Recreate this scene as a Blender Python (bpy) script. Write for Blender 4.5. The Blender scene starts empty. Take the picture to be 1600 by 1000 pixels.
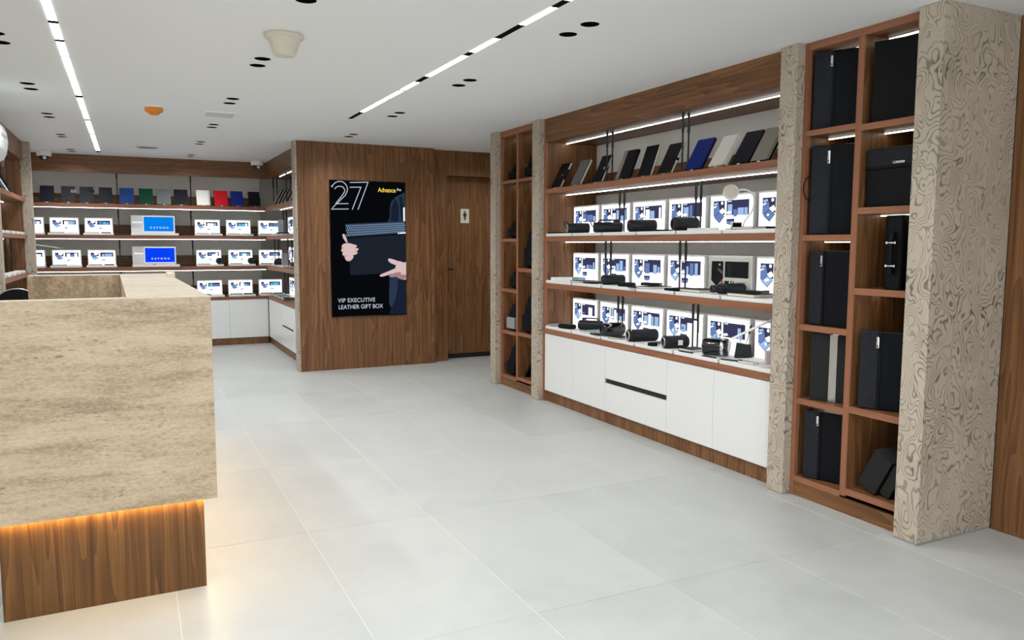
import bpy, bmesh, math, random
from math import sin, cos, pi, radians
from mathutils import Vector, Matrix, Euler
from mathutils.geometry import delaunay_2d_cdt

random.seed(7)
S = bpy.context.scene
COL = S.collection

# ------------------------------------------------------------------ camera
def camera():
    yaw, p, r = .4546, .0969, -.0023
    fw = Vector((sin(yaw) * cos(p), cos(yaw) * cos(p), -sin(p)))
    rt = Vector((cos(yaw), -sin(yaw), 0))
    dn = fw.cross(rt)
    r2 = rt * cos(r) + dn * sin(r)
    d2 = -rt * sin(r) + dn * cos(r)
    cd = bpy.data.cameras.new('camera')
    cd.sensor_width = 36
    cd.lens = 1219 / 1600 * 36
    cd.clip_start = .05
    cd.clip_end = 200
    co = bpy.data.objects.new('camera', cd)
    m = Matrix((r2, -d2, -fw)).transposed().to_4x4()
    m.translation = (0, 0, 1.5)
    co.matrix_world = m
    COL.objects.link(co)
    S.camera = co
camera()

# ------------------------------------------------------------------ world, exposure
TRACK_GLOW = 13.0      # ceiling line lights
SHELF_GLOW = 17.0      # led strips under the shelves
DOWN_WATT = 25.0        # each recessed downlight
DAYLIGHT = 3.7        # daylight that comes in through the open shop front behind the camera
W = bpy.data.worlds.new('world')
S.world = W
W.use_nodes = True
W.node_tree.nodes['Background'].inputs[0].default_value = (.90, .96, 1, 1)
W.node_tree.nodes['Background'].inputs[1].default_value = DAYLIGHT
S.view_settings.view_transform = 'Standard'
S.view_settings.look = 'None'
S.view_settings.exposure = 0.04
S.view_settings.gamma = 1
S.view_settings.use_curve_mapping = False
S.cycles.use_denoising = True
S.cycles.max_bounces = 10
S.cycles.diffuse_bounces = 6
S.cycles.glossy_bounces = 4
S.cycles.sample_clamp_indirect = 6
S.cycles.caustics_reflective = False
S.cycles.caustics_refractive = False

# ------------------------------------------------------------------ materials
def lin(v):
    v /= 255
    return v / 12.92 if v <= .04045 else ((v + .055) / 1.055) ** 2.4
def rgb(r, g, b):
    return (lin(r), lin(g), lin(b), 1)

def mat(name, col, rough=.5, metal=0, coat=0, spec=.5):
    m = bpy.data.materials.new(name)
    m.use_nodes = True
    b = m.node_tree.nodes['Principled BSDF']
    b.inputs['Base Color'].default_value = col
    b.inputs['Roughness'].default_value = rough
    b.inputs['Metallic'].default_value = metal
    b.inputs['Specular IOR Level'].default_value = spec
    b.inputs['Coat Weight'].default_value = coat
    # a faint grain so that no surface is one dead flat value
    nt = m.node_tree
    n = nt.nodes.new('ShaderNodeTexNoise'); n.inputs['Scale'].default_value = 160; n.inputs['Detail'].default_value = 2
    tc = nt.nodes.new('ShaderNodeTexCoord')
    nt.links.new(tc.outputs['Object'], n.inputs['Vector'])
    mr = nt.nodes.new('ShaderNodeMapRange')
    mr.inputs['To Min'].default_value = max(.02, rough - .05); mr.inputs['To Max'].default_value = min(1, rough + .05)
    nt.links.new(n.outputs[0], mr.inputs['Value'])
    nt.links.new(mr.outputs[0], b.inputs['Roughness'])
    return m

def glow(name, col, strength):
    m = bpy.data.materials.new(name)
    m.use_nodes = True
    nt = m.node_tree
    nt.nodes.clear()
    e = nt.nodes.new('ShaderNodeEmission')
    e.inputs[0].default_value = col
    e.inputs[1].default_value = strength
    o = nt.nodes.new('ShaderNodeOutputMaterial')
    nt.links.new(e.outputs[0], o.inputs[0])
    return m

def ramp(nt, stops):
    r = nt.nodes.new('ShaderNodeValToRGB')
    el = r.color_ramp.elements
    while len(el) > 1:
        el.remove(el[-1])
    el[0].position, el[0].color = stops[0]
    for p, c in stops[1:]:
        e = el.new(p)
        e.color = c
    return r

def math_node(nt, op, a=None, b=None):
    n = nt.nodes.new('ShaderNodeMath')
    n.operation = op
    for i, v in enumerate((a, b)):
        if v is None:
            continue
        if isinstance(v, (int, float)):
            n.inputs[i].default_value = v
        else:
            nt.links.new(v, n.inputs[i])
    return n.outputs[0]

def mapped(nt, scale, loc=(0, 0, 0)):
    tc = nt.nodes.new('ShaderNodeTexCoord')
    mp = nt.nodes.new('ShaderNodeMapping')
    mp.inputs['Scale'].default_value = scale
    mp.inputs['Location'].default_value = loc
    nt.links.new(tc.outputs['Object'], mp.inputs['Vector'])
    return mp.outputs[0]

def noise(nt, vec, scale, detail=3, rough=.5, dist=0):
    n = nt.nodes.new('ShaderNodeTexNoise')
    n.inputs['Scale'].default_value = scale
    n.inputs['Detail'].default_value = detail
    n.inputs['Roughness'].default_value = rough
    n.inputs['Distortion'].default_value = dist
    nt.links.new(vec, n.inputs['Vector'])
    return n.outputs[0]

def mix(nt, fac, a, b, mode='MIX'):
    n = nt.nodes.new('ShaderNodeMix')
    n.data_type = 'RGBA'
    n.blend_type = mode
    if isinstance(fac, (int, float)):
        n.inputs[0].default_value = fac
    else:
        nt.links.new(fac, n.inputs[0])
    for i, v in ((6, a), (7, b)):
        if isinstance(v, tuple):
            n.inputs[i].default_value = v
        else:
            nt.links.new(v, n.inputs[i])
    return n.outputs[2]

def bump(nt, height, strength=.2, dist=.002):
    n = nt.nodes.new('ShaderNodeBump')
    n.inputs['Strength'].default_value = strength
    n.inputs['Distance'].default_value = dist
    nt.links.new(height, n.inputs['Height'])
    return n.outputs[0]

def walnut(name, grain, dark, midc, light, rough=.42, rings=12.0, shift=0, sc=5.6):
    """veneer: contour lines of a noise drawn out along the grain give the cathedral figure"""
    m = bpy.data.materials.new(name)
    m.use_nodes = True
    nt = m.node_tree
    b = nt.nodes['Principled BSDF']
    s = [sc, sc, sc]
    s[grain] = .50
    v = mapped(nt, tuple(s), (shift, shift * .7, shift * .3))
    big = noise(nt, v, 1.0, 2, .45, .15)
    saw = math_node(nt, 'FRACT', math_node(nt, 'MULTIPLY', big, rings))
    f = [150, 150, 150]
    f[grain] = 2.5
    fine = noise(nt, mapped(nt, tuple(f)), 1.0, 3, .6)
    f2 = [40, 40, 40]
    f2[grain] = .5
    streak = noise(nt, mapped(nt, tuple(f2), (3, 5, 1)), 1.0, 3, .55)
    t = math_node(nt, 'ADD', math_node(nt, 'MULTIPLY', saw, .22), math_node(nt, 'MULTIPLY', streak, .66))
    t = math_node(nt, 'ADD', t, math_node(nt, 'MULTIPLY', fine, .44))
    t = math_node(nt, 'SUBTRACT', t, .16)
    r = ramp(nt, [(.18, dark), (.48, midc), (.85, light)])
    nt.links.new(t, r.inputs[0])
    nt.links.new(r.outputs[0], b.inputs['Base Color'])
    b.inputs['Roughness'].default_value = rough
    b.inputs['Specular IOR Level'].default_value = .35
    nt.links.new(bump(nt, fine, .12, .001), b.inputs['Normal'])
    return m

def burl(name):
    m = bpy.data.materials.new(name)
    m.use_nodes = True
    nt = m.node_tree
    b = nt.nodes['Principled BSDF']
    v = mapped(nt, (1, 1, .72))
    wn = nt.nodes.new('ShaderNodeTexNoise')
    wn.inputs['Scale'].default_value = 9; wn.inputs['Detail'].default_value = 2
    nt.links.new(v, wn.inputs['Vector'])
    wob = nt.nodes.new('ShaderNodeVectorMath'); wob.operation = 'MULTIPLY_ADD'
    nt.links.new(wn.outputs['Color'], wob.inputs[0])
    wob.inputs[1].default_value = (.10, .10, .10)
    nt.links.new(v, wob.inputs[2])
    h = noise(nt, wob.outputs[0], 6.2, 1.6, .4, .15)
    a = math_node(nt, 'FRACT', math_node(nt, 'MULTIPLY', h, 21.0))
    line = math_node(nt, 'ABSOLUTE', math_node(nt, 'SUBTRACT', a, .5))
    patch = noise(nt, v, 7.0, 2, .5)
    thin = ramp(nt, [(0, (1, 1, 1, 1)), (.07, (.8, .8, .8, 1)), (.17, (.10, .10, .10, 1)), (.5, (0, 0, 0, 1))])
    nt.links.new(line, thin.inputs[0])
    amt = nt.nodes.new('ShaderNodeMapRange')
    amt.inputs['From Min'].default_value = .3; amt.inputs['From Max'].default_value = .65
    amt.inputs['To Min'].default_value = .25; amt.inputs['To Max'].default_value = .95
    nt.links.new(patch, amt.inputs['Value'])
    basec = mix(nt, noise(nt, v, 4.5, 2, .5), rgb(212, 199, 181), rgb(176, 163, 147))
    basec = mix(nt, math_node(nt, 'MULTIPLY', noise(nt, v, 60, 3, .6), .35), basec, rgb(150, 135, 118))
    lf = math_node(nt, 'MULTIPLY', thin.outputs[0], amt.outputs[0])
    col = mix(nt, lf, basec, rgb(88, 78, 68))
    nt.links.new(col, b.inputs['Base Color'])
    b.inputs['Roughness'].default_value = .5
    b.inputs['Specular IOR Level'].default_value = .3
    return m

def travertine(name, axes=(1.5, 1.5, 9), light=(208, 189, 163), midc=(189, 169, 142), dark=(157, 137, 111)):
    m = bpy.data.materials.new(name)
    m.use_nodes = True
    nt = m.node_tree
    b = nt.nodes['Principled BSDF']
    v = mapped(nt, axes)
    n1 = noise(nt, v, 1.1, 6, .6, .3)
    n2 = noise(nt, mapped(nt, tuple(a * 3.2 for a in axes), (2, 1, 4)), 1.5, 8, .78, .3)
    n3 = noise(nt, mapped(nt, tuple(48 * max(1, a / 4) for a in axes)), 1.0, 5, .75)
    t = math_node(nt, 'ADD', math_node(nt, 'MULTIPLY', n1, .5), math_node(nt, 'MULTIPLY', n2, .34))
    t = math_node(nt, 'ADD', t, math_node(nt, 'MULTIPLY', n3, .46))
    t = math_node(nt, 'SUBTRACT', t, .15)
    r = ramp(nt, [(.39, rgb(*dark)), (.50, rgb(*midc)), (.61, rgb(*light))])
    nt.links.new(t, r.inputs[0])
    # pits gather along some of the layers only
    layer = ramp(nt, [(.44, (0, 0, 0, 1)), (.60, (1, 1, 1, 1))])
    nt.links.new(noise(nt, mapped(nt, tuple(a * 1.1 for a in axes), (7, 3, 2)), 1.0, 4, .6, .2), layer.inputs[0])
    pit = ramp(nt, [(.36, (1, 1, 1, 1)), (.43, (0, 0, 0, 1))])
    nt.links.new(noise(nt, mapped(nt, tuple(26 * max(1, a / 3) for a in axes), (1, 5, 2)), 1.0, 4, .7), pit.inputs[0])
    c = mix(nt, math_node(nt, 'MULTIPLY', math_node(nt, 'MULTIPLY', pit.outputs[0], layer.outputs[0]), .8), r.outputs[0], rgb(122, 100, 76))
    nt.links.new(c, b.inputs['Base Color'])
    b.inputs['Roughness'].default_value = .55
    b.inputs['Specular IOR Level'].default_value = .3
    return m

def ramp_of(nt, val):
    r = ramp(nt, [(.3, (.25, .25, .25, 1)), (.7, (.75, .75, .75, 1))])
    nt.links.new(val, r.inputs[0])
    return r.outputs[0]

def porcelain(name):
    m = bpy.data.materials.new(name)
    m.use_nodes = True
    nt = m.node_tree
    b = nt.nodes['Principled BSDF']
    tc = nt.nodes.new('ShaderNodeTexCoord')
    geo = nt.nodes.new('ShaderNodeNewGeometry')
    n1 = noise(nt, geo.outputs['Position'], 1.3, 5, .6, .6)
    n2 = noise(nt, geo.outputs['Position'], 7, 4, .6, .3)
    oi = nt.nodes.new('ShaderNodeObjectInfo')
    t = math_node(nt, 'ADD', math_node(nt, 'MULTIPLY', n1, .55), math_node(nt, 'MULTIPLY', n2, .3))
    t = math_node(nt, 'ADD', t, math_node(nt, 'MULTIPLY', oi.outputs['Random'], .12))
    r = ramp(nt, [(.28, rgb(170, 171, 168)), (.46, rgb(180, 181, 178)), (.66, rgb(188, 188, 184))])
    nt.links.new(t, r.inputs[0])
    nt.links.new(r.outputs[0], b.inputs['Base Color'])
    mr = nt.nodes.new('ShaderNodeMapRange')
    mr.inputs['To Min'].default_value = .30; mr.inputs['To Max'].default_value = .48
    nt.links.new(n2, mr.inputs['Value'])
    nt.links.new(mr.outputs[0], b.inputs['Roughness'])
    b.inputs['Specular IOR Level'].default_value = .4
    return m

def woven(name, col, scale):
    """leather pressed with a close basket weave"""
    m = mat(name, col, .55, spec=.15)
    nt = m.node_tree
    b = nt.nodes['Principled BSDF']
    vo = nt.nodes.new('ShaderNodeTexVoronoi')
    vo.inputs['Scale'].default_value = scale
    vo.inputs['Randomness'].default_value = .15
    nt.links.new(mapped(nt, (1, 1, 1.0)), vo.inputs['Vector'])
    nt.links.new(bump(nt, vo.outputs['Distance'], .9, .006), b.inputs['Normal'])
    r = ramp(nt, [(.0, tuple(min(1, c * 2.6) for c in col[:3]) + (1,)), (.6, col)])
    nt.links.new(vo.outputs['Distance'], r.inputs[0])
    nt.links.new(r.outputs[0], b.inputs['Base Color'])
    return m

WD, WM, WL = rgb(68, 42, 23), rgb(116, 78, 47), rgb(154, 111, 72)
M = dict(
    wood_v=walnut('walnut_upright', 2, WD, WM, WL),
    wood_y=walnut('walnut_along_wall', 1, WD, WM, WL),
    wood_x=walnut('walnut_across', 0, WD, WM, WL),
    wood_door=walnut('walnut_door', 2, WD, WM, WL, shift=4.3),
    wood_fine=walnut('walnut_fine_upright', 2, rgb(62, 38, 14), rgb(98, 65, 30), rgb(136, 96, 52), shift=2.1, sc=11.0, rings=7.0),
    edge=walnut('walnut_edge_band', 1, rgb(128, 82, 59), rgb(150, 99, 72), rgb(164, 113, 84), .5, 3.0),
    edge_x=walnut('walnut_edge_band_across', 0, rgb(104, 66, 48), rgb(126, 82, 60), rgb(142, 97, 73), .5, 3.0),
    edge_v=walnut('walnut_edge_band_upright', 2, rgb(128, 82, 59), rgb(150, 99, 72), rgb(164, 113, 84), .5, 3.0),
    burl=burl('burl_veneer'),
    stone=travertine('travertine'),
    stone_v=travertine('travertine_upright', (5, 5, 1.6), (196, 178, 150), (172, 152, 124), (138, 117, 92)),
    stone_top=travertine('travertine_top', (1.2, 5, 5), (190, 180, 162), (179, 167, 148), (163, 148, 127)),
    porcelain=porcelain('porcelain_tile'),
    grout=mat('grout', rgb(224, 223, 216), .9),
    ceiling=mat('ceiling_paint', rgb(240, 243, 245), .9),
    wall=mat('wall_paint', rgb(196, 193, 184), .9),
    backp=mat('back_panel_paint', rgb(226, 224, 217), .8),
    lacquer=mat('white_lacquer', rgb(234, 235, 234), .28),
    white=mat('white_plastic', rgb(240, 240, 238), .4),
    cream=mat('cream_plastic', rgb(214, 208, 192), .5),
    grey=mat('grey_plastic', rgb(150, 152, 152), .5),
    silver=mat('brushed_aluminium', rgb(196, 198, 200), .32, 1),
    chrome=mat('chrome', rgb(232, 232, 232), .14, 1),
    black=mat('black_metal', rgb(16, 16, 17), .4),
    gloss=mat('black_gloss', rgb(10, 11, 13), .12, 0, .4),
    leather=mat('black_leather', rgb(13, 14, 17), .5, spec=.16),
    leather2=mat('navy_black_leather', rgb(9, 12, 20), .45, spec=.16),
    weave=woven('woven_black_leather', rgb(34, 36, 42), 95),
    fabric=mat('black_fabric', rgb(15, 17, 21), .85, spec=.15),
    card=mat('black_card', rgb(30, 31, 33), .55, spec=.25),
    rubber=mat('black_rubber', rgb(18, 22, 26), .45, spec=.35),
    page=mat('page_edges', rgb(232, 226, 208), .8),
    orange=mat('orange_plastic', rgb(226, 136, 26), .45),
    track=mat('track_black', rgb(8, 8, 8), .8, spec=.05),
    light=glow('line_light_diffuser', (.92, .965, 1, 1), TRACK_GLOW),
    led=glow('shelf_led', (.93, .97, 1, 1), SHELF_GLOW),
    led_back=glow('back_shelf_led', (.93, .97, 1, 1), SHELF_GLOW * .75),
    led_warm=glow('cubby_led', (1, .93, .78, 1), 6.5),
    led_amber=glow('counter_led', (1, .70, .33, 1), 62),
    g_white=glow('print_white', (1, 1, 1, 1), 1.55),
    g_navy=glow('print_navy', rgb(58, 60, 90), 1),
    g_mid=glow('print_blue', rgb(106, 130, 184), 1),
    g_sky=glow('print_pale_blue', rgb(160, 192, 234), 1),
    g_teal=glow('print_teal', rgb(90, 190, 232), 1),
    s_black=glow('screen_black', rgb(8, 9, 12), 1),
    s_azure=glow('screen_azure', rgb(4, 122, 226), 1.1),
    s_blue=glow('screen_blue', rgb(6, 62, 232), 1.1),
    s_white=glow('screen_white', rgb(236, 238, 242), 1),
    s_pale=glow('screen_pale', rgb(186, 194, 206), 1),
    s_suit=glow('screen_suit', rgb(40, 54, 76), 1),
    s_suit2=glow('screen_suit_shade', rgb(24, 32, 48), 1),
    s_case=glow('screen_case', rgb(28, 34, 44), 1),
    s_case2=glow('screen_case_light', rgb(44, 58, 76), 1),
    s_weave=glow('screen_case_weave', rgb(118, 142, 172), 1),
    s_skin=glow('screen_skin', rgb(214, 186, 184), 1),
    s_skin2=glow('screen_skin_shade', rgb(160, 126, 128), 1),
    s_yellow=glow('screen_yellow', rgb(236, 208, 74), 1),
    sign=mat('sign_plate', rgb(216, 216, 192), .5),
)
for k, c in dict(nb_blue=(36, 66, 128), nb_royal=(14, 36, 120), nb_green=(10, 66, 48), nb_grey=(104, 108, 108), nb_navy=(15, 17, 27),
                 nb_white=(226, 224, 216), nb_red=(196, 14, 34), nb_black=(15, 16, 18), nb_char=(32, 33, 36), nb_stone=(140, 134, 124),
                 nb_teal=(32, 54, 62), nb_silver=(150, 168, 172), nb_taupe=(126, 122, 116), blush=(206, 196, 198), red_ink=(190, 90, 86)).items():
    M[k] = mat(k, rgb(*c), .65, spec=.18)

# ------------------------------------------------------------------ mesh building
class MB:
    def __init__(s):
        s.v, s.f, s.m, s.sm = [], [], [], []
    def add(s, vs, fs, mi=0, smooth=False):
        o = len(s.v)
        s.v += [tuple(v) for v in vs]
        for f in fs:
            s.f.append([i + o for i in f]); s.m.append(mi); s.sm.append(smooth)
        return s
    def box(s, x0, x1, y0, y1, z0, z1, mi=0):
        x0, x1 = min(x0, x1), max(x0, x1); y0, y1 = min(y0, y1), max(y0, y1); z0, z1 = min(z0, z1), max(z0, z1)
        return s.add([(x0, y0, z0), (x1, y0, z0), (x1, y1, z0), (x0, y1, z0), (x0, y0, z1), (x1, y0, z1), (x1, y1, z1), (x0, y1, z1)],
                     [(0, 3, 2, 1), (4, 5, 6, 7), (0, 1, 5, 4), (1, 2, 6, 5), (2, 3, 7, 6), (3, 0, 4, 7)], mi)
    def rings(s, rings, mi=0, smooth=True, cap0=True, cap1=True):
        n = len(rings[0]); vs = [p for r in rings for p in r]; fs = []
        for k in range(len(rings) - 1):
            for i in range(n):
                j = (i + 1) % n
                fs.append((k * n + i, k * n + j, (k + 1) * n + j, (k + 1) * n + i))
        s.add(vs, fs, mi, smooth)
        if cap0: s.add(rings[0], [tuple(range(n - 1, -1, -1))], mi)
        if cap1: s.add(rings[-1], [tuple(range(n))], mi)
        return s
    def lathe(s, prof, axis=2, c=(0, 0, 0), n=24, mi=0, smooth=True, cap0=True, cap1=True):
        rs = []
        for r, h in prof:
            ring = []
            for i in range(n):
                a = 2 * pi * i / n
                p = [r * cos(a), r * sin(a)]
                q = [0, 0, 0]
                q[axis] = h
                q[(axis + 1) % 3] = p[0]; q[(axis + 2) % 3] = p[1]
                ring.append((q[0] + c[0], q[1] + c[1], q[2] + c[2]))
            rs.append(ring)
        return s.rings(rs, mi, smooth, cap0, cap1)
    def tube(s, pts, r, n=8, mi=0, closed=False):
        P = [Vector(p) for p in pts]; rs = []
        for i, p in enumerate(P):
            a = P[i - 1] if (i or closed) else p
            b = P[(i + 1) % len(P)] if (i < len(P) - 1 or closed) else p
            t = (b - a).normalized()
            u = t.orthogonal().normalized() if i == 0 else (u - t * u.dot(t)).normalized()
            w = t.cross(u)
            rs.append([p + (u * cos(2 * pi * k / n) + w * sin(2 * pi * k / n)) * r for k in range(n)])
        if closed: rs.append(rs[0])
        return s.rings(rs, mi, True, not closed, not closed)
    def prism(s, poly, axis, a, b, mi=0, smooth=False):
        """poly: 2d points (the two other axes in order), extruded along axis from a to b"""
        def p3(q, h):
            o = [0, 0, 0]; o[axis] = h
            o[[i for i in range(3) if i != axis][0]] = q[0]; o[[i for i in range(3) if i != axis][1]] = q[1]
            return o
        area = sum(poly[i - 1][0] * poly[i][1] - poly[i][0] * poly[i - 1][1] for i in range(len(poly)))
        if (area > 0) != (axis != 1): poly = poly[::-1]
        n = len(poly)
        lo, hi = [p3(q, a) for q in poly], [p3(q, b) for q in poly]
        if a > b: lo, hi = hi, lo
        s.add(lo + hi, [(i, (i + 1) % n, n + (i + 1) % n, n + i) for i in range(n)], mi, smooth)
        s.add(lo, [tuple(range(n - 1, -1, -1))], mi); s.add(hi, [tuple(range(n))], mi)
        return s
    def flat(s, pts, mi=0):
        return s.add(pts, [tuple(range(len(pts)))], mi)
    def build(s, name, mats, parent=None, bevel=0, seg=2, xf=None, own=None):
        me = bpy.data.meshes.new(name)
        off = Vector(ORIG.get(parent.name, (0, 0, 0))) if (parent is not None and own is None) else Vector((0, 0, 0))
        me.from_pydata([tuple(Vector(v) - off) for v in s.v], [], s.f)
        if not isinstance(mats, (list, tuple)): mats = [mats]
        for m in mats: me.materials.append(m if not isinstance(m, str) else M[m])
        me.polygons.foreach_set('material_index', s.m)
        me.polygons.foreach_set('use_smooth', s.sm)
        if bevel:
            bm = bmesh.new(); bm.from_mesh(me)
            bmesh.ops.remove_doubles(bm, verts=bm.verts, dist=1e-6)
            es = [e for e in bm.edges if len(e.link_faces) == 2 and e.calc_face_angle(0) > .6]
            bmesh.ops.bevel(bm, geom=es, offset=bevel, segments=seg, profile=.5, affect='EDGES', clamp_overlap=True)
            bm.to_mesh(me); bm.free()
        me.update()
        o = bpy.data.objects.new(name, me)
        COL.objects.link(o)
        if parent is not None: o.parent = parent
        if xf is not None: o.matrix_local = xf
        return o

ORIG = {}      # where the parts of a fixed thing are given in room coordinates: its base point
def tag(o, label=None, cat=None, group=None, kind=None):
    for k, v in (('label', label), ('category', cat), ('group', group), ('kind', kind)):
        if v: o[k] = v
    return o
def thing(name, label, cat, loc=(0, 0, 0), rot=(0, 0, 0), group=None, room=False):
    o = bpy.data.objects.new(name, None)
    o.empty_display_size = .05
    COL.objects.link(o)
    o.location = loc; o.rotation_euler = rot
    if room: ORIG[o.name] = tuple(loc)
    return tag(o, label, cat, group)
def dup(root, loc, rot=None, label=None, group=None):
    r = root.copy(); COL.objects.link(r); r.location = loc
    if rot is not None: r.rotation_euler = rot
    if label: r['label'] = label
    if group: r['group'] = group
    for ch in list(root.children):
        c = ch.copy(); COL.objects.link(c); c.parent = r
        for g in list(ch.children):
            d = g.copy(); COL.objects.link(d); d.parent = c
    return r
def base(name, v, mats, loc=(0, 0, 0), **k):
    """structure: one mesh, room coordinates"""
    o = v.build(name, mats, None, **k)
    return tag(o, kind='structure')
def box(x0, x1, y0, y1, z0, z1): return MB().box(x0, x1, y0, y1, z0, z1)
def ceil_z(y): return 2.632 + .0048 * y
ORD = ['first', 'second', 'third', 'fourth', 'fifth', 'sixth', 'seventh', 'eighth']

# ------------------------------------------------------------------ floor of large porcelain tiles
floor = base('floor', box(-2.2, 5.2, -2.6, 13.2, -.16, -.0022), 'grout')
TX, TY = .6575, 1.306
tile_me = None
for i in range(-4, 7):
    for j in range(-4, 8):
        x0 = .78 + TX * i; y0 = 2.70 + TY * j
        if x0 > 4.9 or x0 + TX < -2.1:
            continue
        if tile_me is None:
            t = box(.0016, TX - .0016, .0016, TY - .0016, -.011, 0).build('tile', 'porcelain', bevel=.0009, seg=1)
            tile_me = t.data
        else:
            t = bpy.data.objects.new('tile', tile_me); COL.objects.link(t)
        t.parent = floor
        t.location = (x0, y0, random.uniform(-.0006, .0004))

# ------------------------------------------------------------------ ceiling with its recesses
DOWN = []   # centre x, y, row, pair number from the entrance, near or far
for row, x, ys in (('right', 2.215, ((.64, .42), (2.24, 2.02), (3.838, 3.612), (5.43, 5.22), (7.038, 6.82), (8.624, 8.418))),  # nearest pairs of every row are unseen, added to brighten the near floor
                   ('middle', .80, ((.67, .45), (2.27, 2.05), (3.869, 3.645), (5.424, 5.214), (7.008, 6.776), (8.575, 8.36), (10.13, 9.89), (11.69, 11.46))),
                   ('left', -.622, ((.70, .48), (2.30, 2.08), (3.89, 3.67), (5.48, 5.249), (7.051, 6.817), (8.573, 8.347), (10.151, 9.935), (11.74, 11.499)))):
    for k, (a, b) in enumerate(ys):
        DOWN.append((x, a, row, k, 'far')); DOWN.append((x, b, row, k, 'near'))
DR = .051
SLOTS = ((-.335, -.287, .9, 11.72), (1.885, 1.929, .9, 7.37))
def build_ceiling():
    X0, X1, Y0, Y1 = -2.2, 5.2, -2.6, 13.2
    pts, edges, holes = [], [], []
    def loop(ps):
        o = len(pts); pts.extend(ps); n = len(ps)
        edges.extend((o + i, o + (i + 1) % n) for i in range(n))
    loop([Vector((X0, Y0)), Vector((X1, Y0)), Vector((X1, Y1)), Vector((X0, Y1))])
    for x, y, *_ in DOWN:
        loop([Vector((x + DR * cos(2 * pi * i / 24), y + DR * sin(2 * pi * i / 24))) for i in range(24)])
    for x, y in ((4.10, 8.22), (4.10, 8.75)):
        loop([Vector((x + DR * cos(2 * pi * i / 24), y + DR * sin(2 * pi * i / 24))) for i in range(24)])
    for a, b, c, d in SLOTS:
        loop([Vector((a, c)), Vector((b, c)), Vector((b, d)), Vector((a, d))])
    v, e, f, *_ = delaunay_2d_cdt(pts, edges, [], 0, 1e-6)
    def inside(c):
        if any((c.x - x) ** 2 + (c.y - y) ** 2 < (DR * .995) ** 2 for x, y, *_ in DOWN + [(4.10, 8.22), (4.10, 8.75)]): return True
        return any(a < c.x < b and p < c.y < q for a, b, p, q in SLOTS)
    b = MB()
    keep = []
    for t in f:
        c = sum((v[i] for i in t), Vector((0, 0))) / len(t)
        if not inside(c): keep.append(list(reversed(t)))
    b.add([(p.x, p.y, ceil_z(p.y)) for p in v], keep)
    b.box(X0, X1, Y0, Y1, 2.80, 2.95)
    return base('ceiling', b, 'ceiling')
build_ceiling()

def downlight_proto():
    o = thing('recessed_downlight', '', 'downlight')
    MB().lathe([(DR, .058), (DR, 0), (DR + .003, -.0005), (DR + .0035, -.002), (DR + .001, -.003), (DR - .001, -.002), (DR - .001, .058)], n=32, cap0=False, cap1=False).build('trim_ring', 'white', o, own=1)
    MB().lathe([(DR - .0015, -.0025), (DR - .003, .004), (.038, .018), (.026, .024)], n=32, cap0=False, cap1=False).build('reflector', 'track', o, own=1)
    ld = bpy.data.lights.new('downlight_beam', 'SPOT'); ld.energy = DOWN_WATT; ld.spot_size = radians(150); ld.spot_blend = 1; ld.shadow_soft_size = .03; ld.color = (.94, .975, 1)
    lo = bpy.data.objects.new('beam', ld); COL.objects.link(lo); lo.parent = o; lo.location = (0, 0, -.006)
    MB().lathe([(.027, .0235), (.018, .019), (.006, .0175), (.0005, .0172)], n=24, cap0=True, cap1=True).build('lens', 'gloss', o, own=1)
    return o
_d = downlight_proto()
ROWS = {'right': 'row to the right of the right line light', 'middle': 'row between the two line lights', 'left': 'row to the left of the left line light'}
for n, (x, y, row, k, nf) in enumerate(DOWN):
    tot = {'right': 6, 'middle': 8, 'left': 8}[row]
    lab = 'black recessed downlight, %s one of the %s pair from the far end, %s' % ('farther' if nf == 'far' else 'nearer', ORD[tot - 1 - k], ROWS[row])
    lab = lab.replace('black recessed downlight', 'black downlight').replace('row to the right of the right line light', 'right ceiling row').replace('row between the two line lights', 'middle ceiling row').replace('row to the left of the left line light', 'left ceiling row')
    if n == 0:
        _d.location = (x, y, ceil_z(y)); tag(_d, lab, group='recessed ceiling downlights')
    else:
        dup(_d, (x, y, ceil_z(y)), None, lab, 'recessed ceiling downlights')

for k, (x, y) in enumerate(((4.10, 8.22), (4.10, 8.75))):  # unseen pair, added to brighten the floor by the restroom door
    dup(_d, (x, y, ceil_z(y)), None, 'unseen added downlight in the side corridor by the restroom door, %s one' % ('nearer', 'farther')[k], 'recessed ceiling downlights')
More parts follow.
